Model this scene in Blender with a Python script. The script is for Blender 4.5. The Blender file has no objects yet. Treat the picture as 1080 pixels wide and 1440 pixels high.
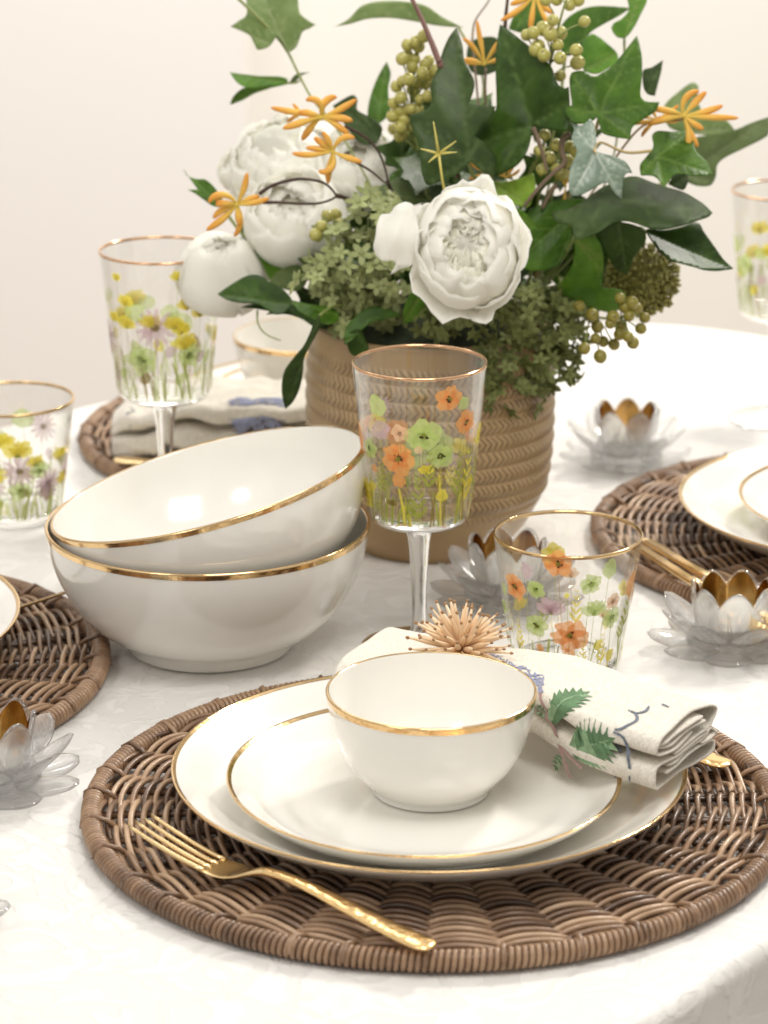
import bpy, math, random
import numpy as np
from mathutils import Vector, Matrix, noise
from mathutils.geometry import delaunay_2d_cdt
PI = math.pi
R = math.radians
scene = bpy.context.scene
C = scene.collection

# ---------------------------------------------------------------- camera
H = .616; PITCH = R(18); F = 4000.0
FW = Vector((0, math.cos(PITCH), -math.sin(PITCH))); UP = Vector((0, math.sin(PITCH), math.cos(PITCH)))
CAM = Vector((0, 0, H))
cd = bpy.data.cameras.new('camera'); cam = bpy.data.objects.new('camera', cd); C.objects.link(cam)
cam.location = CAM; cam.rotation_euler = (PI/2-PITCH, 0, 0)
cd.sensor_fit = 'VERTICAL'; cd.sensor_height = 36; cd.sensor_width = 27; cd.lens = 100
cd.clip_start = .01; cd.clip_end = 60
cd.dof.use_dof = True; cd.dof.focus_distance = 1.56; cd.dof.aperture_fstop = 10.0
scene.camera = cam

def ray(px, py):
    return FW + Vector((1, 0, 0))*((px-540)/F) - UP*((py-720)/F)
def at_y(px, py, Y):
    d = ray(px, py); return CAM + d*(Y/d.y)
def at_z(px, py, z):
    d = ray(px, py); return CAM + d*((z-H)/d.z)

# ---------------------------------------------------------------- scene graph helpers
def link(o, parent=None):
    C.objects.link(o)
    if parent is not None: o.parent = parent
    return o
def tag(o, label=None, cat=None, group=None, kind=None):
    if label: o['label'] = label
    if cat: o['category'] = cat
    if group: o['group'] = group
    if kind: o['kind'] = kind
    return o
def thing(name, label, cat, loc=(0, 0, 0), rz=0, group=None):
    o = bpy.data.objects.new(name, None); link(o); o.empty_display_size = .02
    o.location = loc; o.rotation_euler = (0, 0, rz)
    return tag(o, label, cat, group)
def copy_tree(o, parent=None):
    c = o.copy(); link(c)
    if parent is not None: c.parent = parent
    for ch in list(o.children): copy_tree(ch, c)
    return c
def dup(o, loc, rz, label, group=None):
    c = copy_tree(o); c.location = loc; c.rotation_euler = (0, 0, rz); c['label'] = label
    if group: c['group'] = group
    return c

class MB:
    def __init__(s): s.v = []; s.f = []; s.m = []; s.t = []; s.mi = 0; s.tone = 0.5
    def vert(s, p): s.v.append(tuple(p)); s.t.append(s.tone); return len(s.v)-1
    def face(s, *ix): s.f.append(ix); s.m.append(s.mi)
    def ring(s, rings, closed_u=True, closed_v=False, cap=False):
        idx = [[s.vert(p) for p in r] for r in rings]
        n = len(idx[0]); m = len(idx)
        for i in range(m if closed_v else m-1):
            a = idx[i]; b = idx[(i+1) % m]
            for j in range(n if closed_u else n-1):
                k = (j+1) % n; s.face(a[j], a[k], b[k], b[j])
        if cap:
            s.face(*reversed(idx[0])); s.face(*idx[-1])
        return idx
    def tube(s, pts, rad, n=8, closed=False, cap=True):
        pts = [Vector(p) for p in pts]; m = len(pts)
        if not hasattr(rad, '__len__'): rad = [rad]*m
        prev = None; rings = []
        for i in range(m):
            if closed: t = pts[(i+1) % m]-pts[i-1]
            else: t = pts[min(i+1, m-1)]-pts[max(i-1, 0)]
            if t.length < 1e-9: t = Vector((0, 0, 1))
            t.normalize()
            if prev is None:
                a = Vector((0, 0, 1)) if abs(t.z) < .9 else Vector((1, 0, 0))
                u = t.cross(a).normalized()
            else:
                u = (prev-t*prev.dot(t))
                u = u.normalized() if u.length > 1e-6 else t.orthogonal().normalized()
            w = t.cross(u); prev = u
            rings.append([pts[i]+(u*math.cos(2*PI*k/n)+w*math.sin(2*PI*k/n))*rad[i] for k in range(n)])
        s.ring(rings, True, closed, cap and not closed)
    def lathe(s, prof, seg=96, mod=None):
        rings = []
        for (r, z) in prof:
            rings.append([((r*(mod(2*PI*k/seg, z) if mod else 1))*math.cos(2*PI*k/seg), (r*(mod(2*PI*k/seg, z) if mod else 1))*math.sin(2*PI*k/seg), z) for k in range(seg)])
        s.ring(rings)
    def ball(s, c, r, n=10, m=7, sq=(1, 1, 1)):
        c = Vector(c)
        rings = []
        for i in range(m+1):
            a = PI*i/m
            rr = max(math.sin(a), 1e-3)
            rings.append([c+Vector((rr*math.cos(2*PI*k/n)*sq[0], rr*math.sin(2*PI*k/n)*sq[1], -math.cos(a)*sq[2]))*r for k in range(n)])
        s.ring(rings)
    def grid(s, fn, nu, nv):
        idx = [[s.vert(fn(i/nu, j/nv)) for i in range(nu+1)] for j in range(nv+1)]
        for j in range(nv):
            for i in range(nu): s.face(idx[j][i], idx[j][i+1], idx[j+1][i+1], idx[j+1][i])
    def build(s, name, mats, parent=None, smooth=True, solid=0, offset=-1, sub=0, tones=False):
        me = bpy.data.meshes.new(name); me.from_pydata(s.v, [], s.f)
        if not isinstance(mats, (list, tuple)): mats = [mats]
        for m in mats: me.materials.append(m)
        me.polygons.foreach_set('material_index', s.m)
        me.polygons.foreach_set('use_smooth', [smooth]*len(s.f))
        if tones:
            at = me.attributes.new('tone', 'FLOAT', 'POINT'); at.data.foreach_set('value', s.t)
        me.update()
        o = bpy.data.objects.new(name, me); link(o, parent)
        if solid:
            md = o.modifiers.new('solid', 'SOLIDIFY'); md.thickness = solid; md.offset = offset
        if sub:
            md = o.modifiers.new('sub', 'SUBSURF'); md.levels = sub; md.render_levels = sub
        return o

def cr(p0, p1, p2, p3, t):
    t2 = t*t; t3 = t2*t
    return [.5*((2*b)+(-a+c)*t+(2*a-5*b+4*c-d)*t2+(-a+3*b-3*c+d)*t3) for a, b, c, d in zip(p0, p1, p2, p3)]
def spline(pts, n=6, closed=False):
    out = []; m = len(pts)
    for i in range(m if closed else m-1):
        if closed: q = [pts[(i+k) % m] for k in (-1, 0, 1, 2)]
        else: q = [pts[max(i-1, 0)], pts[i], pts[i+1], pts[min(i+2, m-1)]]
        for k in range(n): out.append(cr(*q, k/n))
    if not closed: out.append(list(pts[-1]))
    return out
def interp(tab, x):
    if x <= tab[0][0]: return tab[0][1]
    for (a, b), (c, d) in zip(tab, tab[1:]):
        if x <= c:
            k = (x-a)/(c-a); k = k*k*(3-2*k); return b+(d-b)*k
    return tab[-1][1]

# ---------------------------------------------------------------- materials
def newmat(name):
    m = bpy.data.materials.new(name); m.use_nodes = True; nt = m.node_tree
    return m, nt, nt.nodes['Principled BSDF'], nt.nodes['Material Output']
def N(nt, typ, **kw):
    n = nt.nodes.new(typ)
    for k, v in kw.items():
        if k in n.inputs: n.inputs[k].default_value = v
        else: setattr(n, k, v)
    return n
def rgba(c): return (c[0], c[1], c[2], 1)
def simple(name, col, rough=.5, metal=0, var=0, scale=60, bump=0, bscale=200, coat=0, sss=0, trans=0, sheen=0):
    m, nt, b, out = newmat(name); L = nt.links.new
    b.inputs['Base Color'].default_value = rgba(col); b.inputs['Roughness'].default_value = rough; b.inputs['Metallic'].default_value = metal
    if coat: b.inputs['Coat Weight'].default_value = coat; b.inputs['Coat Roughness'].default_value = .05
    if sss:
        b.inputs['Subsurface Weight'].default_value = sss; b.inputs['Subsurface Scale'].default_value = .004
        b.inputs['Subsurface Radius'].default_value = (1, .8, .6)
    if sheen: b.inputs['Sheen Weight'].default_value = sheen
    tc = N(nt, 'ShaderNodeTexCoord')
    if var:
        n = N(nt, 'ShaderNodeTexNoise', Scale=scale, Detail=4.0)
        L(tc.outputs['Object'], n.inputs['Vector'])
        mx = N(nt, 'ShaderNodeMix', data_type='RGBA'); L(n.outputs['Fac'], mx.inputs['Factor'])
        mx.inputs['A'].default_value = rgba([c*(1-var) for c in col]); mx.inputs['B'].default_value = rgba([min(1, c*(1+var)) for c in col])
        L(mx.outputs['Result'], b.inputs['Base Color'])
    if bump:
        n = N(nt, 'ShaderNodeTexNoise', Scale=bscale, Detail=3.0); L(tc.outputs['Object'], n.inputs['Vector'])
        bp = N(nt, 'ShaderNodeBump', Strength=bump, Distance=.001); L(n.outputs['Fac'], bp.inputs['Height']); L(bp.outputs['Normal'], b.inputs['Normal'])
    if trans:
        tr = N(nt, 'ShaderNodeBsdfTranslucent'); tr.inputs['Color'].default_value = rgba([min(1, c*1.3) for c in col])
        ms = N(nt, 'ShaderNodeMixShader'); ms.inputs[0].default_value = trans
        L(b.outputs[0], ms.inputs[1]); L(tr.outputs[0], ms.inputs[2]); L(ms.outputs[0], out.inputs['Surface'])
    return m

china = simple('china', (.83, .805, .745), .16, coat=.7, var=.015, scale=12, bump=.02, bscale=25)
gold = simple('gold', (.90, .64, .30), .17, 1, bump=.06, bscale=120, var=.06, scale=80)
goldrim = simple('gold_rim', (.74, .52, .27), .13, 1, bump=.5, bscale=70, var=.2, scale=60)
rosegold = simple('rose_gold', (.74, .46, .27), .16, 1, bump=.15, bscale=120)
cutlery = simple('cutlery_gold', (1.0, .75, .40), .2, 1)
petalw = simple('petal_white', (.975, .96, .885), .7, trans=.47, var=.015, scale=50)
petalc = simple('petal_cream', (.975, .96, .84), .7, trans=.47)
berrym = simple('berry', (.42, .39, .10), .35, var=.3, scale=120, coat=.2, sss=.1)
berryd = simple('berry_dark', (.10, .07, .03), .6)
twigm = simple('twig', (.055, .028, .018), .7, var=.5, scale=200, bump=.6, bscale=400)
twigg = simple('twig_grey', (.20, .14, .09), .7, var=.4, scale=200, bump=.5, bscale=300)
stemg = simple('stem_green', (.22, .26, .07), .5, var=.2)
blossom = simple('blossom', (.80, .40, .045), .5, var=.35, scale=90, sss=.15)
blossomy = simple('blossom_yellow', (.60, .52, .13), .5, var=.2, scale=60)
fillerm = simple('filler', (.03, .04, .012), .9, var=.5, scale=150, bump=1, bscale=300)
floret1 = simple('floret_pale', (.36, .40, .16), .5, var=.35, scale=90, trans=.15)
floret2 = simple('floret_dark', (.20, .23, .065), .55, var=.45, scale=90, trans=.15)
budm = simple('bud', (.27, .25, .06), .6, var=.7, scale=180)
strawm = simple('straw', (.83, .61, .40), .5, var=.25, scale=60, sss=.1)
strawt = simple('straw_tip', (.34, .19, .09), .7)
wallm = simple('wall_paint', (.885, .87, .825), .9, var=.02, scale=1.5)
floorm = simple('floor_boards', (.45, .36, .28), .6, var=.1, scale=4)

def tone_mat(name, ramp, rough, bump=0, bscale=400, spec=.5):
    m, nt, b, out = newmat(name); L = nt.links.new
    a = N(nt, 'ShaderNodeAttribute', attribute_name='tone'); tc = N(nt, 'ShaderNodeTexCoord')
    n = N(nt, 'ShaderNodeTexNoise', Scale=70.0, Detail=4.0); L(tc.outputs['Object'], n.inputs['Vector'])
    ad = N(nt, 'ShaderNodeMath', operation='MULTIPLY_ADD'); L(n.outputs['Fac'], ad.inputs[0]); ad.inputs[1].default_value = .7
    L(a.outputs['Fac'], ad.inputs[2])
    sb = N(nt, 'ShaderNodeMath', operation='SUBTRACT'); L(ad.outputs[0], sb.inputs[0]); sb.inputs[1].default_value = .35
    cr_ = N(nt, 'ShaderNodeValToRGB'); L(sb.outputs[0], cr_.inputs[0])
    while len(cr_.color_ramp.elements) < len(ramp): cr_.color_ramp.elements.new(.5)
    for e, (p, c) in zip(cr_.color_ramp.elements, ramp): e.position = p; e.color = rgba(c)
    L(cr_.outputs[0], b.inputs['Base Color']); b.inputs['Roughness'].default_value = rough; b.inputs['Specular IOR Level'].default_value = spec
    if bump:
        n2 = N(nt, 'ShaderNodeTexNoise', Scale=bscale, Detail=3.0); L(tc.outputs['Object'], n2.inputs['Vector'])
        bp = N(nt, 'ShaderNodeBump', Strength=bump, Distance=.0006); L(n2.outputs['Fac'], bp.inputs['Height']); L(bp.outputs['Normal'], b.inputs['Normal'])
    return m
rattan = tone_mat('rattan', [(0, (.065, .034, .020)), (.35, (.165, .092, .050)), (.62, (.31, .185, .105)), (1, (.50, .335, .205))], .32, .35, 500, .6)

def leafmat(name, dark, light, vein, rough=.38, trans=.18, spec=.28):
    m, nt, b, out = newmat(name); L = nt.links.new; b.inputs['Specular IOR Level'].default_value = spec
    a = N(nt, 'ShaderNodeAttribute', attribute_name='tone'); tc = N(nt, 'ShaderNodeTexCoord')
    n = N(nt, 'ShaderNodeTexNoise', Scale=55.0, Detail=6.0, Roughness=.65); L(tc.outputs['Object'], n.inputs['Vector'])
    rp = N(nt, 'ShaderNodeMapRange'); L(n.outputs['Fac'], rp.inputs[0]); rp.inputs[1].default_value = .35; rp.inputs[2].default_value = .68
    mx = N(nt, 'ShaderNodeMix', data_type='RGBA'); L(rp.outputs[0], mx.inputs['Factor']); mx.inputs['A'].default_value = rgba(dark); mx.inputs['B'].default_value = rgba(light)
    m2 = N(nt, 'ShaderNodeMix', data_type='RGBA'); L(a.outputs['Fac'], m2.inputs['Factor']); L(mx.outputs['Result'], m2.inputs['A']); m2.inputs['B'].default_value = rgba(vein)
    L(m2.outputs['Result'], b.inputs['Base Color']); b.inputs['Roughness'].default_value = rough
    v = N(nt, 'ShaderNodeTexVoronoi', Scale=350.0, feature='DISTANCE_TO_EDGE'); L(tc.outputs['Object'], v.inputs['Vector'])
    bp = N(nt, 'ShaderNodeBump', Strength=.25, Distance=.0005); L(v.outputs['Distance'], bp.inputs['Height']); L(bp.outputs['Normal'], b.inputs['Normal'])
    tr = N(nt, 'ShaderNodeBsdfTranslucent'); L(m2.outputs['Result'], tr.inputs['Color'])
    ms = N(nt, 'ShaderNodeMixShader'); ms.inputs[0].default_value = trans
    L(b.outputs[0], ms.inputs[1]); L(tr.outputs[0], ms.inputs[2]); L(ms.outputs[0], out.inputs['Surface'])
    return m
LM = {
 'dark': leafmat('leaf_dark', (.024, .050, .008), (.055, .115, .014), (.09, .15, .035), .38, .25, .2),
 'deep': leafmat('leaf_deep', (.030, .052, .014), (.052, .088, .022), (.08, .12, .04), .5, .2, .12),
 'mid': leafmat('leaf_mid', (.045, .11, .008), (.10, .22, .016), (.16, .27, .05), .42, .35),
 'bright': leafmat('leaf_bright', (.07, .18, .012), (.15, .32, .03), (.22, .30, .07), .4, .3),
 'lime': leafmat('leaf_lime', (.22, .38, .03), (.34, .50, .06), (.4, .5, .12), .4, .3),
 'light': leafmat('leaf_light', (.15, .23, .06), (.26, .34, .12), (.36, .42, .2), .45, .35),
 'pale': leafmat('leaf_pale_glare', (.20, .28, .20), (.33, .42, .32), (.62, .68, .58), .33, .3, .5),  # pale leaf underside with glare put into its colours
 'olive': leafmat('leaf_olive', (.08, .12, .03), (.13, .18, .05), (.16, .2, .08), .45, .3),
}

def blossom_mat():
    m, nt, b, out = newmat('blossom_petal'); L = nt.links.new
    a = N(nt, 'ShaderNodeAttribute', attribute_name='tone'); tc = N(nt, 'ShaderNodeTexCoord'); n = N(nt, 'ShaderNodeTexNoise', Scale=120.0, Detail=4.0); L(tc.outputs['Object'], n.inputs['Vector'])
    ad = N(nt, 'ShaderNodeMath', operation='MULTIPLY_ADD'); L(n.outputs['Fac'], ad.inputs[0]); ad.inputs[1].default_value = .5; L(a.outputs['Fac'], ad.inputs[2])
    r = N(nt, 'ShaderNodeValToRGB'); L(ad.outputs[0], r.inputs[0]); e = r.color_ramp.elements
    e[0].position = .2; e[0].color = (.62, .48, .09, 1); e[1].position = 1.15 if 0 else 1; e[1].color = (.70, .28, .04, 1); q = e.new(.6); q.color = (.78, .46, .09, 1)
    L(r.outputs[0], b.inputs['Base Color']); b.inputs['Roughness'].default_value = .6; b.inputs['Specular IOR Level'].default_value = .3
    bp = N(nt, 'ShaderNodeBump', Strength=.5, Distance=.0006); L(n.outputs['Fac'], bp.inputs['Height']); L(bp.outputs['Normal'], b.inputs['Normal']); return m
blossom = blossom_mat()
def clear_thin(name, tint=(1, 1, 1), bump=0):
    m, nt, b, out = newmat(name); L = nt.links.new; nt.nodes.remove(b)
    tr = N(nt, 'ShaderNodeBsdfTransparent'); tr.inputs['Color'].default_value = rgba(tint)
    gl = N(nt, 'ShaderNodeBsdfGlossy'); gl.inputs['Roughness'].default_value = .02; gl.inputs['Color'].default_value = (1, 1, 1, 1)
    lw = N(nt, 'ShaderNodeLayerWeight'); lw.inputs['Blend'].default_value = .5
    pw = N(nt, 'ShaderNodeMath', operation='POWER'); L(lw.outputs['Facing'], pw.inputs[0]); pw.inputs[1].default_value = 4.0
    fr = N(nt, 'ShaderNodeMath', operation='MULTIPLY_ADD'); L(pw.outputs[0], fr.inputs[0]); fr.inputs[1].default_value = 1.0; fr.inputs[2].default_value = .04
    ms = N(nt, 'ShaderNodeMixShader'); L(fr.outputs[0], ms.inputs[0]); L(tr.outputs[0], ms.inputs[1]); L(gl.outputs[0], ms.inputs[2])
    L(ms.outputs[0], out.inputs['Surface'])
    return m
thinglass = clear_thin('glass_wall', (.985, .985, .98))
def glass(name, col=(1, 1, 1), rough=0, ior=1.5):
    m, nt, b, out = newmat(name)
    b.inputs['Base Color'].default_value = rgba(col); b.inputs['Roughness'].default_value = rough
    b.inputs['Transmission Weight'].default_value = 1; b.inputs['IOR'].default_value = ior
    return m
glassm = glass('crystal'); crystal = glass('crystal_petal', (1, 1, 1), 0, 1.44)
_nt = crystal.node_tree; _b = _nt.nodes['Principled BSDF']; _o = _nt.nodes['Material Output']
_tr = N(_nt, 'ShaderNodeBsdfTransparent'); _gl = N(_nt, 'ShaderNodeBsdfGlossy'); _gl.inputs['Roughness'].default_value = .03
_lw = N(_nt, 'ShaderNodeLayerWeight'); _pw = N(_nt, 'ShaderNodeMath', operation='POWER'); _nt.links.new(_lw.outputs['Facing'], _pw.inputs[0]); _pw.inputs[1].default_value = 3.0
_ma = N(_nt, 'ShaderNodeMath', operation='MULTIPLY_ADD'); _nt.links.new(_pw.outputs[0], _ma.inputs[0]); _ma.inputs[1].default_value = .75; _ma.inputs[2].default_value = .06
_tp = N(_nt, 'ShaderNodeMixShader'); _nt.links.new(_ma.outputs[0], _tp.inputs[0]); _nt.links.new(_tr.outputs[0], _tp.inputs[1]); _nt.links.new(_gl.outputs[0], _tp.inputs[2])
_ms = N(_nt, 'ShaderNodeMixShader'); _ms.inputs[0].default_value = .38
_nt.links.new(_tp.outputs[0], _ms.inputs[1]); _nt.links.new(_b.outputs[0], _ms.inputs[2]); _nt.links.new(_ms.outputs[0], _o.inputs['Surface'])

def print_mat(name, col, alpha=.88):
    m, nt, b, out = newmat(name); L = nt.links.new
    tc = N(nt, 'ShaderNodeTexCoord'); n = N(nt, 'ShaderNodeTexNoise', Scale=260.0, Detail=3.0); L(tc.outputs['Object'], n.inputs['Vector'])
    mx = N(nt, 'ShaderNodeMix', data_type='RGBA'); L(n.outputs['Fac'], mx.inputs['Factor'])
    mx.inputs['A'].default_value = rgba([c*.72 for c in col]); mx.inputs['B'].default_value = rgba([min(1, c*1.28) for c in col])
    tr = N(nt, 'ShaderNodeBsdfTranslucent'); tp = N(nt, 'ShaderNodeBsdfTransparent')
    L(mx.outputs['Result'], tr.inputs['Color']); L(mx.outputs['Result'], b.inputs['Base Color']); b.inputs['Roughness'].default_value = .35
    a = N(nt, 'ShaderNodeMixShader'); a.inputs[0].default_value = .5; L(b.outputs[0], a.inputs[1]); L(tr.outputs[0], a.inputs[2])
    c = N(nt, 'ShaderNodeMixShader'); c.inputs[0].default_value = alpha; L(tp.outputs[0], c.inputs[1]); L(a.outputs[0], c.inputs[2])
    L(c.outputs[0], out.inputs['Surface'])
    return m
PK = ['orange', 'peach', 'green', 'yellow', 'mauve', 'dark', 'leaf', 'gold']
PM = [print_mat('print_orange', (.95, .40, .13), .78), print_mat('print_peach', (.93, .58, .38), .7), print_mat('print_green', (.56, .68, .24), .68),
      print_mat('print_yellow', (.90, .72, .10), .85), print_mat('print_mauve', (.62, .45, .50), .62), print_mat('print_dark', (.09, .06, .03), .9),
      print_mat('print_leaf', (.38, .42, .07), .85), print_mat('print_brown', (.32, .24, .06), .8)]
# ================================================================ SETTING
def cloth_mat():
    m, nt, b, out = newmat('damask'); L = nt.links.new
    tc = N(nt, 'ShaderNodeTexCoord')
    b.inputs['Base Color'].default_value = (.78, .755, .715, 1); b.inputs['Roughness'].default_value = .75; b.inputs['Sheen Weight'].default_value = .15
    n1 = N(nt, 'ShaderNodeTexNoise', Scale=24.0, Detail=8.0, Distortion=2.6); L(tc.outputs['Object'], n1.inputs['Vector'])
    r1 = N(nt, 'ShaderNodeValToRGB'); L(n1.outputs['Fac'], r1.inputs[0]); r1.color_ramp.elements[0].position = .47; r1.color_ramp.elements[1].position = .53
    rg = N(nt, 'ShaderNodeMapRange'); L(r1.outputs[0], rg.inputs[0]); rg.inputs[3].default_value = .55; rg.inputs[4].default_value = .82
    L(rg.outputs[0], b.inputs['Roughness'])
    mc = N(nt, 'ShaderNodeMix', data_type='RGBA'); L(r1.outputs[0], mc.inputs['Factor']); mc.inputs['A'].default_value = (.715, .69, .65, 1); mc.inputs['B'].default_value = (.755, .73, .69, 1); L(mc.outputs['Result'], b.inputs['Base Color'])
    n2 = N(nt, 'ShaderNodeTexNoise', Scale=600.0, Detail=2.0); L(tc.outputs['Object'], n2.inputs['Vector'])
    n3 = N(nt, 'ShaderNodeTexNoise', Scale=9.0, Detail=3.0, Distortion=.6); L(tc.outputs['Object'], n3.inputs['Vector'])
    b1 = N(nt, 'ShaderNodeBump', Strength=.7, Distance=.0006); L(r1.outputs[0], b1.inputs['Height'])
    b2 = N(nt, 'ShaderNodeBump', Strength=.25, Distance=.0003); L(n2.outputs['Fac'], b2.inputs['Height']); L(b1.outputs['Normal'], b2.inputs['Normal'])
    b3 = N(nt, 'ShaderNodeBump', Strength=.7, Distance=.006); L(n3.outputs['Fac'], b3.inputs['Height']); L(b2.outputs['Normal'], b3.inputs['Normal'])
    L(b3.outputs['Normal'], b.inputs['Normal'])
    return m
damask = cloth_mat()
outline = spline([(-.60, 1.55), (-.50, 1.88), (-.30, 2.11), (-.06, 2.33), (.16, 2.44), (.33, 2.40), (.55, 2.18), (.62, 1.85), (.48, 1.50),
                  (.29, 1.33), (.183, 1.228), (.105, 1.140), (-.03, 1.07), (-.25, 1.05), (-.48, 1.2)], 16, True)
oc = Vector((.02, 1.75)); mb = MB(); rings = []
on = len(outline)
for k in range(1, 41):
    s = k/40
    rings.append([(oc.x+(p[0]-oc.x)*s*.985, oc.y+(p[1]-oc.y)*s*.985, .0003*noise.noise(Vector((p[0]*s*9, p[1]*s*9, 1)))-.0004) for p in outline])
def cloth_ring(grow, z, fold):
    r = []
    for i, p in enumerate(outline):
        d = (Vector(p)-oc).normalized()
        w = fold*(noise.noise(Vector((p[0]*7, p[1]*7, z*1.5)))*1.0+.45*noise.noise(Vector((p[0]*25, p[1]*25, z*6))))
        q = oc+(Vector(p)-oc)*.985+d*(grow+w); r.append((q.x, q.y, z))
    return r
for a in range(1, 8):
    t = a/7*PI/2; rings.append(cloth_ring(.010*math.sin(t), -.0004-.010*(1-math.cos(t)), .0002*a))
for k in range(1, 40):
    z = k/39; rings.append(cloth_ring(.010+.03*z, -.0104-.60*z, .002+.045*z))
mb.ring([[(oc.x+(p[0]-oc.x)*.002, oc.y+(p[1]-oc.y)*.002, -.0004) for p in outline]]+rings)
mb.face(*[i for i in range(on)])
o = mb.build('tablecloth', damask); tag(o, 'white damask tablecloth spread under the whole table setting', 'tablecloth')
# plain room surfaces
mb = MB(); mb.grid(lambda u, v: (-4+8*u, 3.75, -.75+3.2*v), 8, 8)
o = mb.build('wall', wallm, smooth=False, solid=.1); tag(o, kind='structure')
mb = MB()
fp = at_y(345, 200, 3.62).x
mb.grid(lambda u, v: (-4+(4+fp)*u, 3.62, -.75+3.2*v), 4, 4); mb.grid(lambda u, v: (fp, 3.62+.13*u, -.75+3.2*v), 1, 4)
o = mb.build('wall', simple('wall_paint_return', (.885, .865, .835), .9), smooth=False); tag(o, kind='structure')
mb = MB(); mb.grid(lambda u, v: (-4+8*u, -1.5+5.3*v, -.75), 4, 4)
o = mb.build('floor', floorm, smooth=False); tag(o, kind='structure')

# ================================================================ PLACEMATS
NS = 32; MR = .1855
def make_mat():
    rnd = random.Random(3)
    t = thing('placemat', 'x', 'placemat')
    sp = MB()
    for k in range(NS):
        a = 2*PI*k/NS
        for d in (-.0016, .0016):
            sp.tone = rnd.uniform(.0, .3)
            r0 = .010 if k % 2 == 0 else .03
            p = lambda r: (r*math.cos(a)-d*math.sin(a), r*math.sin(a)+d*math.cos(a), .0050)
            sp.tube([p(r0), p(.08), p(.13), p(MR-.006)], .0014, 6)
    sp.build('spokes', rattan, t, tones=True)
    wv = MB(); rk = .014; row = 0
    while rk < MR-.0075:
        for s in (0, 1):
            wv_t = rnd.choice([.15, .35, .45, .55, .6, .7, .8]); ph = PI*s+PI*(row % 2)*0
            pts = []; m = NS*8; idx = []
            jr = rnd.uniform(-.0006, .0006); rad = rnd.uniform(.00142, .00168)
            rings = []
            for i in range(m):
                u = i/8; th = 2*PI*u/NS
                q = math.cos(PI*u+ph)
                rr = rk+jr+.0016*math.sin(PI*u+ph)+.0005*noise.noise(Vector((th*4, row, s)))
                z = .0052+.0032*(abs(q)**.8)*(1 if q > 0 else -1)+.0004*noise.noise(Vector((th*6, row+.5, s)))
                pts.append((rr*math.cos(th), rr*math.sin(th), z))
            n0 = len(wv.v)
            wv.tube(pts, rad, 7, closed=True)
            for i in range(n0, len(wv.v)):
                k = (i-n0)//7; seg = int((k/8+s+.5)//2); 
                wv.t[i] = max(0, min(1, wv_t+.5*noise.noise(Vector((seg*.37+row*3.1, row*1.7, s*5)))))
        rk += .0060; row += 1
    wv.build('woven_strands', rattan, t, tones=True)
    rm = MB(); NC = 344; r1 = .0044
    tone = .5; nxt = 0; pts = []; 
    rr = .00145
    n0 = 0; M = 14
    for i in range(NC*M):
        a = 2*PI*i/(NC*M); b = 2*PI*i/M
        pts.append(((MR-.0055+r1*math.cos(b))*math.cos(a), (MR-.0055+r1*math.cos(b))*math.sin(a), .0060+r1*math.sin(b)))
    rm.tube(pts, rr, 6, closed=True)
    for i in range(len(rm.v)):
        k = i//6//M; v = noise.noise(Vector((k*.021, 3, 1)))
        rm.t[i] = max(0, min(1, .58+.35*v+.22*noise.noise(Vector((k*.7, 8, 1)))))
    rm.tone = .1
    rm.tube([((MR-.0055)*math.cos(2*PI*i/96), (MR-.0055)*math.sin(2*PI*i/96), .0060) for i in range(96)], .0040, 8, closed=True)
    # short tucked strand ends leaning over the binding
    for k in range(NS):
        a = 2*PI*(k+.5+rnd.uniform(-.15, .15))/NS; rm.tone = rnd.uniform(.3, .7)
        p = lambda r, z, da=0: (r*math.cos(a+da), r*math.sin(a+da), z)
        rm.tube([p(MR-.019, .0045, .02), p(MR-.013, .0095, .012), p(MR-.0055, .0122, .004), p(MR-.0004, .0085), p(MR+.0002, .005)], [.0013, .0014, .0014, .0014, .001], 6)
    rm.build('rim_binding', rattan, t, tones=True)
    return t
G = 'round wicker placemats at each setting'
mat = make_mat(); MATC = Vector((.0265, 1.379, 0)); mat.location = MATC; mat.rotation_euler = (0, 0, .07)
mat['label'] = 'round brown wicker placemat nearest the viewer under the stacked plates and gold fork'; mat['group'] = G
dup(mat, (-.349, 1.58, 0), 1.3, 'round wicker placemat cut off by the left edge beside the big white bowls', G)
dup(mat, (.326, 1.832, 0), 2.3, 'round wicker placemat on the right behind the crystal candle holder', G)
bm_ = dup(mat, (-.055, 2.072, 0), .6, 'blurred round wicker placemat at the back left behind the tall wine glass', G); bm_.scale = (.95, .95, 1)

# ================================================================ CHINA
def curve(pts, n=6): return spline(pts, n)
def plate(name, R0, Hh, label, loc, group, band=.0023):
    t = thing(name, label, 'plate', loc, 0, group)
    k = R0/.134
    top = [(0, .0042), (.05, .0042), (.082*k, .0044), (.097*k, .0062), (.112*k, Hh*.45), (.126*k, Hh*.82), (.1332*k, Hh*.995)]
    top = [(r*(1 if i > 1 else k), z) for i, (r, z) in enumerate(top)]
    bot = [(R0-.0004, Hh-.0007), (.1335*k-.0006, Hh-.0022), (.126*k, Hh*.82-.0035), (.112*k, Hh*.45-.0036), (.096*k, .0024), (.088*k, .0008), (.084*k, 0), (.080*k, .0006), (.076*k, .0014), (0, .0014)]
    prof = curve(top, 8)+[(R0, Hh)]+curve(bot, 6)
    mb = MB(); mb.lathe(prof, 160); mb.build('dish', china, t)
    tp = [p for p in curve(top, 40) if p[0] > R0-band]
    mb = MB(); mb.lathe([(p[0]-.0001, p[1]+.00018) for p in tp]+[(R0+.0001, Hh+.00022), (R0+.00022, Hh-.0002), (R0+.0001, Hh-.0009)], 160); mb.build('gold_rim', goldrim, t)
    return t
PG = 'dinner plates'; SG = 'side plates'
FD = Vector((.0235, 1.370, .012))
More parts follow.
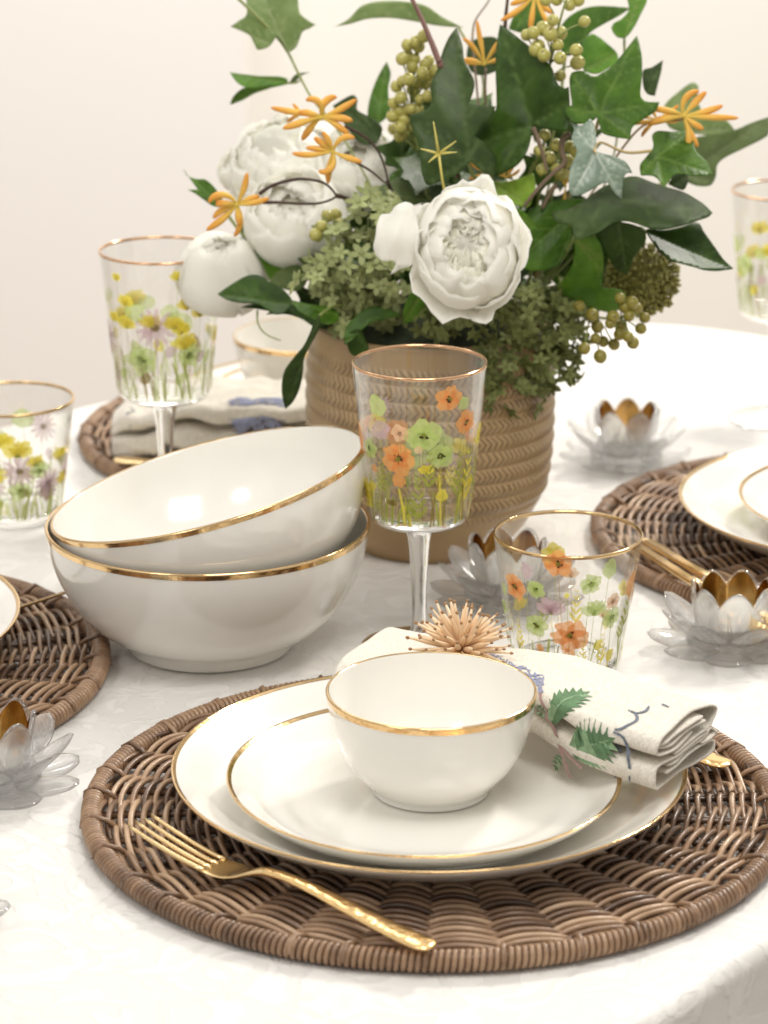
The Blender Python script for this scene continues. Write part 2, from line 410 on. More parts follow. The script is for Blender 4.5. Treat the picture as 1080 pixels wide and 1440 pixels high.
dp = plate('dinner_plate', .134, .022, 'large white dinner plate with gold rim on the front placemat', FD, PG)
sp_ = plate('side_plate', .101, .019, 'smaller white plate with gold rim under the small bowl at the front', (.0205, 1.345, .0195), SG)
dup(dp, (-.352, 1.594, .012), 0, 'white gold-rimmed dinner plate only just entering at the left edge', PG)
dup(dp, (.333, 1.822, .012), 0, 'large white gold-rimmed plate on the right placemat', PG)
dup(dp, (-.03, 2.075, .012), 0, 'blurred white dinner plate at the back under the thistle napkin', PG)
dup(sp_, (.339, 1.812, .0195), 0, 'smaller white plate stacked on the right dinner plate at the right edge', SG)
dup(sp_, (-.03, 2.08, .0195), 0, 'blurred small plate under the back bowl and napkin', SG)

def bowl(name, outer, inner, lip, label, loc, group, band, seg=160, shrink=0):
    t = thing(name, label, 'bowl', loc, 0, group)
    o_ = curve(outer, 8); i_ = curve(inner, 8)
    mb = MB(); mb.lathe(o_+[lip]+i_, seg); mb.build('body', china, t)
    zt = outer[-1][1]
    oo = [p for p in curve(outer, 60) if p[1] > zt-band]
    mb = MB(); mb.lathe([(p[0]+.00022, p[1]) for p in oo]+[(lip[0]+.00005, lip[1]+.0002), (inner[0][0], inner[0][1]+.0002)], seg); mb.build('gold_rim', goldrim, t)
    return t
bo = [(0, .001), (.044, .001), (.046, 0), (.0505, .0005), (.052, .004), (.055, .0085), (.066, .0135), (.080, .0255), (.0905, .042), (.0965, .058), (.099, .0735)]
bi = [(.0972, .0740), (.0945, .058), (.0884, .0428), (.078, .028), (.064, .0165), (.045, .0095), (0, .008)]
lb = bowl('serving_bowl', bo, bi, (.0984, .0745), 'large cream serving bowl with gold rim, the lower one of the nested pair', (-.1095, 1.633, .0003), 'nested serving bowls', .0030)
ub = dup(lb, (0, 0, 0), 0, 'large cream serving bowl with gold rim tilted inside the lower bowl')
ub.rotation_mode = 'XYZ'
rot = Matrix.Rotation(R(-14.2), 4, 'Y') @ Matrix.Rotation(R(-1.5), 4, 'X')
lb.scale = (.99, .99, 1.065); lb.location.x = -.1065
cen = Vector((-.1065, 1.633, .0745+.0300))
ub.matrix_world = Matrix.Translation(cen) @ rot @ Matrix.Scale(.985, 4) @ Matrix.Translation((0, 0, -.0742))
so = [(0, .001), (.0265, .001), (.0275, 0), (.0300, .0004), (.0306, .003), (.0345, .0072), (.0425, .0165), (.0488, .029), (.0523, .043), (.0540, .0550)]
si = [(.0526, .0553), (.0508, .043), (.0470, .029), (.0405, .0175), (.032, .0098), (.02, .0065), (0, .006)]
FB = Vector((.0243, 1.357, .0241))
sb = bowl('small_bowl', so, si, (.0533, .0558), 'small white bowl with a gold band standing on the front plates', FB, 'small bowls', .0031)
dup(sb, (-.060, 2.085, .0241), 0, 'blurred small white gold-banded bowl at the back left of the planter', 'small bowls')

# ================================================================ GLASSWARE
def flute(th, z): return 1+.0055*math.cos(18*th)
class Skin:
    """printing surface wrapped on a tapered glass: u = angle from the front, v = height"""
    def __init__(s, rz): s.rz = rz; s.mb = MB(); s.k = 0; s.gain = 1.12
    def pt(s, u, v, off):
        r = s.rz(v)+.00025+off; a = -PI/2+u
        return (r*math.cos(a), r*math.sin(a), v)
    def poly(s, cu, cv, pts, mat):
        s.k += 1; off = .00002*(s.k % 9); s.mb.mi = PK.index(mat)
        r = s.rz(cv); pts = [(p[0]*s.gain, p[1]*s.gain) for p in pts]
        c = s.mb.vert(s.pt(cu, cv, off)); n = len(pts)
        mid = [s.mb.vert(s.pt(cu+p[0]*.5/r, cv+p[1]*.5, off)) for p in pts]
        rim = [s.mb.vert(s.pt(cu+p[0]/r, cv+p[1], off)) for p in pts]
        for i in range(n):
            j = (i+1) % n; s.mb.face(c, mid[i], mid[j]); s.mb.face(mid[i], rim[i], rim[j], mid[j])
    def line(s, pts, w, mat):   # pts in (u, v)
        s.k += 1; off = .00002*(s.k % 9)-.00005; s.mb.mi = PK.index(mat)
        pts = spline(pts, 5); a = []; b = []; m = len(pts)
        for i, p in enumerate(pts):
            q0 = pts[max(i-1, 0)]; q1 = pts[min(i+1, m-1)]; r = s.rz(p[1])
            dx = (q1[0]-q0[0])*r; dy = q1[1]-q0[1]; l = math.hypot(dx, dy) or 1
            ww = w*(.55+.45*math.sin(PI*min(1, (i+.5)/m)))
            a.append(s.mb.vert(s.pt(p[0]-dy/l*ww/r, p[1]+dx/l*ww, off))); b.append(s.mb.vert(s.pt(p[0]+dy/l*ww/r, p[1]-dx/l*ww, off)))
        for i in range(m-1): s.mb.face(a[i], a[i+1], b[i+1], b[i])
def blob(rx, ry, rnd, rot=0, rag=.12, n=18, cx=0, cy=0):
    ph = rnd.uniform(0, 9); out = []
    for i in range(n):
        a = 2*PI*i/n; r = 1+rag*noise.noise(Vector((math.cos(a)*1.6+ph, math.sin(a)*1.6, ph)))*1.8+rnd.uniform(-rag, rag)*.25
        x = rx*r*math.cos(a); y = ry*r*math.sin(a)
        out.append((cx+x*math.cos(rot)-y*math.sin(rot), cy+x*math.sin(rot)+y*math.cos(rot)))
    return out
def poppy(s, u, v, r, mat, rnd, open_=1, squash=1):
    k = 5; a0 = rnd.uniform(0, 6)
    for i in range(k):
        a = a0+2*PI*i/k
        s.poly(u, v, blob(r*.55, r*.48, rnd, a, .22, cx=math.cos(a)*r*.5, cy=math.sin(a)*r*.45*squash), mat)
    if mat in ('orange', 'green', 'peach'):
        s.poly(u, v, blob(r*.16, r*.14, rnd), 'leaf')
        for i in range(12):
            a = rnd.uniform(0, 6.28); q = r*rnd.uniform(.12, .34)
            s.poly(u+math.cos(a)*q/s.rz(v), v+math.sin(a)*q*.8, blob(r*.085, r*.075, rnd, 0, .1, 7), 'dark')
def sideflower(s, u, v, r, mat, rnd):
    for a, l in ((2.6, .95), (2.0, 1.0), (1.45, .9), (.95, 1.0), (.45, .9)):
        s.poly(u, v, blob(r*.52*l, r*.27, rnd, a, .2, cx=math.cos(a)*r*.5*l, cy=math.sin(a)*r*.5*l), mat)
    s.poly(u, v, blob(r*.14, r*.12, rnd), 'leaf')
def daisy(s, u, v, r, mat, rnd):
    for i in range(13):
        a = 2*PI*i/13+rnd.uniform(-.1, .1)
        s.poly(u, v, blob(r*.42, r*.12, rnd, a, .1, 10, cx=math.cos(a)*r*.58, cy=math.sin(a)*r*.55), mat)
    s.poly(u, v, blob(r*.2, r*.17, rnd), 'gold')
def stem(s, u, v, r, v0, rnd, mat='leaf'):
    b = rnd.uniform(-.12, .12); s.line([(u, v-r*.2), (u+b*.5, (v+v0)/2), (u+b, v0)], .00017, mat if rnd.random() < .5 else 'gold')
def sprig(s, u, v, h, mat, rnd, n=5):
    s.line([(u, v), (u+.02, v+h*.5), (u-.02, v+h)], .00022, mat)
    for i in range(n):
        q = v+h*(i+1)/n
        for sg in (-1, 1):
            a = PI/2-sg*.6; l = h*.22*(1.2-i/n)
            s.poly(u, q, blob(l*.55, l*.15, rnd, a, .1, 8, cx=math.cos(a)*l*.5, cy=math.sin(a)*l*.5), mat)
def blade(s, u, v, h, mat, rnd, lean):
    r = s.rz(v); s.line([(u, v), (u+lean*.4, v+h*.5), (u+lean, v+h)], rnd.uniform(.0004, .0009), mat)

def fill_back(s, rnd, z0, z1, kinds, n, lo=1.25, hi=5.03, size=(.006, .0105)):
    for i in range(n):
        u = lo+(hi-lo)*(i+rnd.uniform(.2, .8))/n; v = z0+(z1-z0)*rnd.uniform(.15, 1); r = rnd.uniform(*size)
        k = rnd.choice(kinds)
        stem(s, u, v, r, z0+.003, rnd)
        (sideflower if rnd.random() < .4 else (daisy if k == 'mauve' else poppy))(s, u, v, r, k, rnd)
    for i in range(n):
        u = lo+(hi-lo)*rnd.random(); sprig(s, u, z0+.002, rnd.uniform(.012, .03), rnd.choice(['leaf', 'yellow', 'leaf']), rnd)

WB, WT = .084, .181
def wrz(v): return .0302+(.0400-.0302)*min(1, max(0, (v-WB)/(WT-WB)))
def wine_glass_parts(t):
    out = [(.0135, WB-.0026), (.022, WB-.0022), (.0272, WB-.0006), (.0296, WB+.003), (.0305, WB+.008), (wrz(.13), .13), (wrz(.16), .16), (.0400, WT)]
    inn = [(.0388, WT), (wrz(.16)-.0012, .16), (wrz(.13)-.0013, .13), (.0286, WB+.010), (.0266, WB+.0062), (.021, WB+.0042), (.010, WB+.0036), (0, WB+.0036)]
    mb = MB(); mb.lathe(curve(out, 8), 120, flute); mb.lathe(curve(inn, 8)[::1], 120, flute); mb.build('bowl', thinglass, t)
    st = [(0, WB+.0028), (.018, WB+.0026), (.0255, WB+.0010), (.0262, WB-.0004), (.020, WB-.0030), (.0120, WB-.0045), (.0082, WB-.008), (.0062, WB-.018), (.0052, WB-.035), (.0046, .035), (.0046, .018), (.0062, .010), (.012, .0055), (.024, .0032), (.0345, .0020), (.0355, .0012), (.0345, .0004), (.020, .0006), (0, .0010)]
    mb = MB(); mb.lathe(curve(st, 6), 72); mb.build('stem', glassm, t)
    mb = MB(); mb.lathe([(.0400, WT-.0012), (.0403, WT-.0002), (.0398, WT+.0006), (.0390, WT+.0006), (.0386, WT-.0002), (.0387, WT-.0012)], 120); mb.build('gold_rim', rosegold, t)
# front wine glass
WG = Vector((.0212, 1.626, 0)); rnd = random.Random(11)
t = thing('wine_glass', 'tall wine glass with orange and green poppies standing before the planter', 'wine glass', WG, 0, 'printed wine glasses')
wine_glass_parts(t)
s = Skin(wrz)
def wmap(cx, cy):   # from the detail crop to the printing surface
    px = 480+cx/4.909; py = 470+cy/4.909; v = WB+(750-py)/217*(WT-WB); r = wrz(v)/1.69*F
    return math.asin(max(-.97, min(.97, (px-590)/r))), v
q = 1.69/F/4.909
for (x, y, r, m, k) in [(560, 690, 120, 'green', 0), (250, 520, 80, 'green', 0), (270, 680, 75, 'mauve', 0), (400, 680, 62, 'peach', 1), (200, 830, 72, 'green', 1), (680, 840, 92, 'green', 1), (735, 450, 95, 'orange', 1),
                     (850, 635, 88, 'orange', 1), (390, 860, 120, 'orange', 1), (395, 1015, 50, 'orange', 0), (580, 950, 55, 'yellow', 2), (690, 1115, 45, 'yellow', 0), (215, 1095, 42, 'yellow', 0), (232, 960, 30, 'orange', 0), (835, 500, 50, 'green', 0), (880, 1080, 40, 'yellow', 2), (350, 1190, 40, 'gold', 2), (530, 790, 28, 'peach', 0)]:
    u, v = wmap(x, y); r *= q*.92
    stem(s, u, v, r, WB+.006, rnd)
    if k == 0 and r < .0095: s.poly(u, v, blob(r, r*.9, rnd, 0, .2), m)
    elif k < 2: poppy(s, u, v, r, m, rnd)
    else: sideflower(s, u, v, r*1.2, m, rnd)
for (x, y, h) in [(530, 1330, .030), (260, 1290, .016), (840, 1250, .035), (480, 1290, .016), (600, 1100, .025), (300, 1150, .02), (790, 1200, .03), (900, 1200, .035)]:
    u, v = wmap(x, y); sprig(s, u, v, h, 'leaf' if x != 840 else 'yellow', rnd)
for x in (450, 500, 620, 720, 780): u, v = wmap(x, 1300); s.line([(u, v), (u+.02, v+.03), (u, v+.055)], .00014, 'leaf')
for i in range(26):
    u = rnd.uniform(-1.3, 1.3); blade(s, u, WB+.004, rnd.uniform(.012, .034), rnd.choice(['leaf', 'yellow', 'gold', 'leaf']), rnd, rnd.uniform(-.15, .15))
fill_back(s, rnd, WB+.006, WT-.035, ['green', 'peach', 'yellow', 'orange', 'green', 'mauve'], 16)
s.mb.build('flower_print', PM, t)
# yellow and mauve wine glass and its far twin
def meadow(s, rnd, z0, z1, n=16, big=1.0):
    n = int(n*1.4)
    for i in range(n):
        u = 2*PI*(i+rnd.uniform(.1, .9))/n; v = z0+(z1-z0)*rnd.uniform(.45, 1); k = rnd.choice(['yellow', 'yellow', 'mauve', 'green'])
        r = rnd.uniform(.005, .0085)*big; stem(s, u, v, r, z0, rnd, 'leaf')
        if k == 'mauve': daisy(s, u, v, r*1.45, k, rnd)
        elif k == 'green': s.poly(u, v, blob(r, r*.75, rnd), k)
        else: sideflower(s, u, v, r*1.15, k, rnd)
    for i in range(n):
        u = 2*PI*(i+rnd.random())/n; v = z0+(z1-z0)*rnd.uniform(.2, .55); k = rnd.choice(['yellow', 'mauve', 'green', 'leaf', 'gold'])
        s.poly(u, v, blob(.004*big, .003*big, rnd, 1), k)
    for i in range(n*4):
        u = 2*PI*rnd.random(); blade(s, u, z0-.002, rnd.uniform(.012, .03), rnd.choice(['leaf', 'gold', 'leaf', 'green']), rnd, rnd.uniform(-.22, .22))
rnd = random.Random(5)
t2 = thing('wine_glass', 'tall wine glass with yellow and lilac flowers behind the big bowls', 'wine glass', (-.151, 1.885, 0), 0, 'printed wine glasses')
wine_glass_parts(t2); s = Skin(wrz)
for (u, v, r, k) in [(-.05, .138, .011, 'mauve'), (-.62, .137, .007, 'yellow'), (.52, .150, .0068, 'yellow'), (-.6, .152, .006, 'yellow'), (.35, .170, .005, 'yellow'), (-.75, .168, .004, 'yellow'), (-.35, .116, .008, 'green'), (.6, .118, .0065, 'green'), (.42, .134, .006, 'yellow')]:
    stem(s, u, v, r, WB+.006, rnd); (daisy if k == 'mauve' else sideflower if k == 'yellow' else poppy)(s, u, v, r*1.15, k, rnd)
meadow(s, rnd, WB+.006, .150, 14)
s.mb.build('flower_print', PM, t2)
t2.scale = (1.05, 1.05, 1.05)
fg_ = dup(t2, (.304, 2.13, 0), 2.2, 'blurred wine glass with yellow flowers at the far right edge', 'printed wine glasses')
fg_.scale = (1, 1, 1)

TH = .086
def trz(v): return .0318+(.0440-.0318)*min(1, max(0, v/TH))
def tumbler_parts(t):
    out = [(0, .0012), (.024, .0012), (.027, .0003), (.0300, .0010), (.0318, .004), (trz(.03), .03), (trz(.06), .06), (.0440, TH)]
    inn = [(.0426, TH), (trz(.06)-.0014, .06), (trz(.03)-.0016, .03), (.0298, .0125), (.0275, .0098), (.02, .0088), (0, .0086)]
    mb = MB(); mb.lathe(curve(out, 8), 120, flute); mb.lathe(curve(inn, 8), 120, flute); mb.build('cup', thinglass, t)
    bs = [(0, .0018), (.024, .0018), (.0268, .0009), (.0293, .0016), (.0306, .0040), (.0300, .0080), (.0275, .0092), (.02, .0080), (0, .0078)]
    mb = MB(); mb.lathe(curve(bs, 6), 72); mb.build('thick_base', glassm, t)
    mb = MB(); mb.lathe([(.0440, TH-.0014), (.0443, TH-.0002), (.0437, TH+.0007), (.0429, TH+.0006), (.0424, TH-.0002), (.0424, TH-.0014)], 120); mb.build('gold_rim', goldrim, t)
TB = Vector((.1085, 1.590, 0)); rnd = random.Random(23)
t = thing('tumbler', 'short tumbler with orange and green poppies behind the folded napkin', 'tumbler', TB, 0, 'printed tumblers')
tumbler_parts(t); s = Skin(trz)
def tmap(cx, cy):
    px = 680+cx/4.5; py = 710+cy/4.5; v = (975-py)/189*TH; r = trz(max(0, v))/1.66*F
    return math.asin(max(-.97, min(.97, (px-797)/r))), v
q = 1.66/F/4.5
for (x, y, r, m, k) in [(435, 385, 90, 'orange', 1), (180, 580, 92, 'orange', 1), (305, 565, 62, 'green', 1), (645, 515, 72, 'green', 1), (400, 700, 95, 'mauve', 2), (672, 710, 90, 'green', 2), (315, 795, 78, 'green', 1),
                     (525, 840, 115, 'orange', 1), (520, 960, 45, 'orange', 0), (785, 755, 74, 'green', 1), (795, 650, 58, 'peach', 1), (915, 590, 80, 'orange', 0), (765, 435, 62, 'green', 0), (705, 915, 36, 'yellow', 0), (785, 1000, 42, 'yellow', 0), (497, 582, 18, 'yellow', 0), (340, 935, 30, 'orange', 0), (245, 450, 55, 'mauve', 0), (120, 640, 40, 'green', 0)]:
    u, v = tmap(x, y); r *= q*.92; stem(s, u, v, r, .010, rnd)
    if k == 0: s.poly(u, v, blob(r*.8, r, rnd, 0, .2), m)
    elif k == 1: poppy(s, u, v, r, m, rnd)
    else: sideflower(s, u, v, r*1.15, m, rnd)
for (x, y, h) in [(605, 1080, .018), (840, 950, .02), (230, 1000, .02), (870, 900, .03), (720, 1060, .02), (450, 1100, .012)]:
    u, v = tmap(x, y); sprig(s, u, v, h, 'yellow' if x < 800 else 'leaf', rnd)
for i in range(18):
    u = rnd.uniform(-1.3, 1.3); blade(s, u, .008, rnd.uniform(.010, .026), rnd.choice(['leaf', 'yellow', 'gold', 'leaf']), rnd, rnd.uniform(-.15, .15))
fill_back(s, rnd, .012, .062, ['green', 'yellow', 'peach', 'mauve', 'green'], 8, size=(.004, .007))
s.mb.build('flower_print', PM, t)
rnd = random.Random(9)
t2 = thing('tumbler', 'short tumbler with yellow buttercups cut off by the left edge', 'tumbler', (-.2570, 1.884, 0), 0, 'printed tumblers')
tumbler_parts(t2); s = Skin(trz)
for (u, v, r, k) in [(.22, .056, .0105, 'yellow'), (-.1, .064, .009, 'yellow'), (.25, .030, .006, 'green'), (.85, .030, .009, 'mauve'), (1.15, .050, .006, 'yellow'), (1.25, .03, .007, 'yellow'), (-.3, .034, .009, 'mauve'), (.62, .044, .006, 'green')]:
    stem(s, u, v, r, .01, rnd); (daisy if k == 'mauve' else sideflower if k == 'yellow' else poppy)(s, u, v, r*1.1, k, rnd)
for u in (-.15, .2, .33, .9): blade(s, u, .008, .022, 'leaf', rnd, .12 if u > .25 else -.12)
meadow(s, rnd, .010, .06, 12); s.mb.build('flower_print', PM, t2)

# ================================================================ CRYSTAL CANDLE HOLDERS
def petal_solid(L, W, th, rise, curl):
    mb = MB(); rings = []; n = 12; m = 14
    for i in range(m+1):
        v = i/m
        w = W*(math.sin(PI*min(1, v*.93+.07))**.48)*(1 if v < .97 else .6) if v < 1 else .0004
        x = L*v; z = rise*v**1.6+curl*v**3
        tt = th*(.35+.65*math.sin(PI*min(.98, v*.8+.2)))*(1 if v < 1 else .2)
        rings.append([(x, w*math.cos(2*PI*k/n), z+tt*.5*math.sin(2*PI*k/n)+.0022*(w*math.cos(2*PI*k/n)/max(W, 1e-4))**2*(1 if rise > .003 else .2)) for k in range(n)])
    mb.ring(rings, cap=True); return mb
def lining_mat():
    m, nt, b, out = newmat('gold_lining'); L = nt.links.new
    b.inputs['Base Color'].default_value = (.66, .50, .28, 1); b.inputs['Metallic'].default_value = 1; b.inputs['Roughness'].default_value = .1
    g = N(nt, 'ShaderNodeNewGeometry'); tp = N(nt, 'ShaderNodeBsdfTransparent'); tp.inputs['Color'].default_value = (.93, .93, .92, 1)
    sv = N(nt, 'ShaderNodeBsdfPrincipled'); sv.inputs['Base Color'].default_value = (.88, .88, .86, 1); sv.inputs['Metallic'].default_value = .85; sv.inputs['Roughness'].default_value = .12
    bk = N(nt, 'ShaderNodeMixShader'); bk.inputs[0].default_value = .92; L(tp.outputs[0], bk.inputs[1]); L(sv.outputs[0], bk.inputs[2])
    ms = N(nt, 'ShaderNodeMixShader'); L(g.outputs['Backfacing'], ms.inputs[0])
    if LINING_FLIP: L(bk.outputs[0], ms.inputs[1]); L(b.outputs[0], ms.inputs[2])
    else: L(b.outputs[0], ms.inputs[1]); L(bk.outputs[0], ms.inputs[2])
    L(ms.outputs[0], out.inputs['Surface']); return m
LINING_FLIP = False
def scallop(th): return abs(math.cos(3.5*th))**.9
lining = lining_mat()
def make_lotus():
    t = thing('candle_holder', 'x', 'candle holder')
    mb = MB(); mb.lathe(curve([(0, .0008), (.020, .0008), (.024, .0030), (.0265, .0062), (.0262, .0100), (.022, .0118), (0, .0120)], 6), 64); mb.build('base', crystal, t)
    b = None
    for k in range(8):
        a = 2*PI*(k+.5)/8
        if b is None: o = b = petal_solid(.036, .0150, .0064, .0030, .002).build('petal', crystal, t)
        else: o = b.copy(); link(o, t)
        o.location = (.0145*math.cos(a), .0145*math.sin(a), .0042); o.rotation_euler = (0, 0, a)
    b = None
    for k in range(8):
        a = 2*PI*k/8
        if b is None: o = b = petal_solid(.030, .0128, .0060, .0165, .003).build('petal', crystal, t)
        else: o = b.copy(); link(o, t)
        o.location = (.0145*math.cos(a), .0145*math.sin(a), .0105); o.rotation_euler = (0, 0, a)
    # scalloped inner cup: outer wall, lip and inner wall in one closed skin
    S = 112; rings = []
    def rg(r, zf): return [(r*math.cos(2*PI*k/S), r*math.sin(2*PI*k/S), zf(2*PI*k/S)) for k in range(S)]
    top = lambda th: .0345+.0095*scallop(th)
    for q in range(0, 9):
        v = q/8; rings.append(rg(.0205+.0035*math.sin(v*1.5)+.001*v, lambda th, v=v: .0125+(top(th)-.0125)*v))
    rings.append(rg(.0238, lambda th: top(th)+.0008))
    for q in range(8, -1, -1):
        v = q/8; rings.append(rg(.0180+.0033*math.sin(v*1.5)+.001*v, lambda th, v=v: .0165+(top(th)-.0165)*v))
    rings.append(rg(.0005, lambda th: .0160))
    mb = MB(); mb.ring([rg(.0005, lambda th: .0124)]+rings); mb.build('cup', crystal, t)
    mb = MB(); ri = []
    for q in range(9, -1, -1):
        v = q/9; ri.append(rg(.01785+.0033*math.sin(v*1.5)+.001*v, lambda th, v=v: .0170+(top(th)-.0003-.0170)*v))
    ri.append(rg(.0004, lambda th: .0168)); mb.ring(ri)
    o = mb.build('gold_lining', lining, t)
    return t
LG = 'lotus candle holders'
lo = make_lotus(); lo.location = (.2105, 1.622, .0003); lo.rotation_euler = (0, 0, .25); lo['group'] = LG
lo['label'] = 'crystal lotus candle holder with gold cup at the right edge before the right placemat'
dup(lo, (.078, 1.706, .0003), .9, 'crystal lotus candle holder half hidden behind the poppy tumbler', LG)
dup(lo, (.1785, 2.012, .0003), .55, 'blurred crystal lotus candle holder at the back right of the planter', LG)
dup(lo, (-.2110, 1.412, .0003), .1, 'crystal lotus candle holder cut off by the left edge below the left placemat', LG)
dup(lo, (-.2310, 1.250, .0003), .38, 'crystal lotus whose single petal tip enters at the lower left corner', LG)

# ================================================================ CUTLERY
def loft_path(mb, A, B, stations, up=Vector((0, 0, 1))):
    """stations: (s 0..1, half width, height above line, half thickness, dish)"""
    A = Vector(A); B = Vector(B); d = B-A; side = d.cross(up).normalized(); rings = []
    for (s_, w, h, th, dish) in stations:
        c = A+d*s_+up*h; rg = []
        for k in range(14):
            a = 2*PI*k/14; x = math.cos(a); y = math.sin(a)
            x = math.copysign(abs(x)**.8, x)
            rg.append(c+side*(w*x)+up*(th*y+dish*x*x))
        rings.append(rg)
    mb.ring(rings, cap=True)
def hammer_mat():
    m, nt, b, out = newmat('hammered_gold'); L = nt.links.new
    b.inputs['Base Color'].default_value = (.95, .65, .30, 1); b.inputs['Metallic'].default_value = 1; b.inputs['Roughness'].default_value = .18
    tc = N(nt, 'ShaderNodeTexCoord'); v = N(nt, 'ShaderNodeTexVoronoi', Scale=210.0, feature='SMOOTH_F1'); L(tc.outputs['Object'], v.inputs['Vector'])
    bp = N(nt, 'ShaderNodeBump', Strength=.5, Distance=.0012); L(v.outputs['Distance'], bp.inputs['Height']); L(bp.outputs['Normal'], b.inputs['Normal'])
    return m
hammered = hammer_mat()
def smooth_st(tab, n=8): return [tuple(p) for p in spline(tab, n)]
def make_fork(Lh=.187):
    t = thing('fork', 'x', 'fork'); A = (0, 0, 0); B = (Lh, 0, 0)
    hd = MB()
    loft_path(hd, A, B, smooth_st([(.262, .0094, .0030, .0008, .0006), (.29, .0100, .0022, .0009, .0010), (.33, .0098, .0022, .0010, .0014), (.365, .0078, .0038, .0012, .0010), (.40, .0046, .0068, .0016, .0003), (.43, .0032, .0090, .0019, 0), (.455, .0030, .0100, .0020, 0)]))
    hd.build('head', cutlery, t)
    for k, y in enumerate((-1.5, -.5, .5, 1.5)):
        tb = MB(); pts = []; rad = []
        for i in range(10):
            v = i/9; x = Lh*(.27-.27*v); yy = y*.0052*(1+.08*v); pts.append((x, yy, .0028+.0105*v**1.5+(.0006 if abs(y) > 1 else 0)*(1-v))); rad.append(.00150-.0007*v**2)
        tb.tube(pts, rad, 8); tb.build('tine', cutlery, t)
    h = MB()
    loft_path(h, A, B, smooth_st([(.45, .0030, .0100, .0019, 0), (.52, .0034, .0108, .0017, 0), (.62, .0043, .0094, .0016, 0), (.74, .0054, .0064, .0016, 0), (.86, .0064, .0036, .0016, 0), (.94, .0068, .0024, .0016, 0), (.975, .0064, .0021, .0015, 0), (.992, .0048, .0019, .0012, 0), (1.0, .0020, .0018, .0006, 0)]))
    h.build('handle', hammered, t)
    return t
fk = make_fork(); fk.location = (-.1225, 1.312, .0135); fk.rotation_euler = (0, 0, math.atan2(-.118, .1454))
fk['label'] = 'gold fork with hammered handle resting on the front edge of the near placemat'; fk['group'] = 'gold cutlery'
def make_knife(name, label, loc, rz, Lh=.2, cat='knife', mat_=hammered):
    t = thing(name, label, cat, loc, rz, 'gold cutlery'); A = (0, 0, 0); B = (Lh, 0, 0)
    bl = MB(); loft_path(bl, A, B, smooth_st([(0, .001, .002, .0004, 0), (.02, .005, .002, .0006, 0), (.12, .0095, .002, .0007, 0), (.3, .0098, .002, .0008, 0), (.44, .0075, .003, .001, 0), (.48, .004, .004, .0018, 0)])); bl.build('blade', cutlery, t)
    h = MB(); loft_path(h, A, B, smooth_st([(.47, .0038, .004, .0020, 0), (.6, .0045, .0042, .0022, 0), (.8, .0062, .003, .0020, 0), (.94, .0078, .002, .0017, 0), (.985, .0062, .002, .0013, 0), (1.0, .0022, .002, .0006, 0)])); h.build('handle', mat_, t)
    return t
a_, b_ = Vector((.088, 1.505)), Vector((.1850, 1.410))
make_knife('knife', 'gold knife whose rounded handle end shows behind the napkin on the right', (b_.x-.2*.7145, b_.y+.2*.7, .0128), math.atan2(-.7, .7145), .2)
# right setting: two ribbed handles side by side
def ribbed(name, cat, label, P0, P1, w):
    P0 = Vector(P0); P1 = Vector(P1); d = P1-P0
    t = thing(name, label, cat, P0, math.atan2(d.y, d.x), 'gold cutlery'); Lh = d.length
    h = MB(); loft_path(h, (0, 0, 0), (Lh, 0, 0), smooth_st([(0, w*.75, .0015, .0016, 0), (.03, w, .0015, .0018, 0), (.5, w*.75, .004, .0019, 0), (.62, w*.5, .007, .0018, 0)])); h.build('handle', cutlery, t)
    for y in (-.55, 0, .55):
        r_ = MB(); r_.tube([(Lh*.01, y*w*1.1, .0030), (Lh*.3, y*w*.9, .0046), (Lh*.58, y*w*.6, .0078)], w*.2, 6); r_.build('rib', cutlery, t)
    hd = MB(); loft_path(hd, (0, 0, 0), (Lh, 0, 0), smooth_st([(.61, w*.5, .007, .0016, 0), (.68, w*.6, .006, .001, 0), (.78, w*2, .003, .0008, .001), (.9, w*2.2, .003, .0007, .002), (.97, w*1.3, .005, .0006, .001), (1, w*.3, .006, .0004, 0)])); hd.build('head', cutlery, t)
    return t
e0 = at_z(982, 822, .014); e1 = at_z(902, 768, .014); d = (e1-e0).normalized()
ribbed('spoon', 'spoon', 'gold spoon with ribbed handle on the right placemat, nearer its plate', e1+Vector((.004, .006, 0)), e1-d*.19+Vector((.004, .006, 0)), .0036)
ribbed('fork', 'fork', 'gold ribbed handle lying behind the crystal candle holder, nearer the tumbler', e1+Vector((-.003, -.005, 0)), e1-d*.19+Vector((-.006, -.010, 0)), .0036)
# left: thin knife, dark reflection put into its colour, back: blurred handle end
k0 = at_z(86, 835, .018); k1 = at_z(20, 858, .018); d = (k1-k0).normalized()
t = thing('knife', 'thin gold knife seen edge on between the left plate and the big bowls', 'knife', k0, math.atan2(d.y, d.x), 'gold cutlery')
h = MB(); loft_path(h, (0, 0, 0), (.13, 0, 0), smooth_st([(0, .0008, 0, .0008, 0), (.02, .0014, 0, .0010, 0), (.5, .0016, .001, .0012, 0), (1, .002, .001, .0014, 0)])); h.build('handle', simple('knife_dark_reflection', (.30, .20, .10), .3, 1), t)
k0 = at_z(163, 648, .016); k1 = at_z(235, 660, .016); d = (k1-k0).normalized()
make_knife('knife', 'blurred gold handle end on the back left placemat', Vector(k0)+d*.15, math.atan2(-d.y, -d.x), .15, 'knife', cutlery)
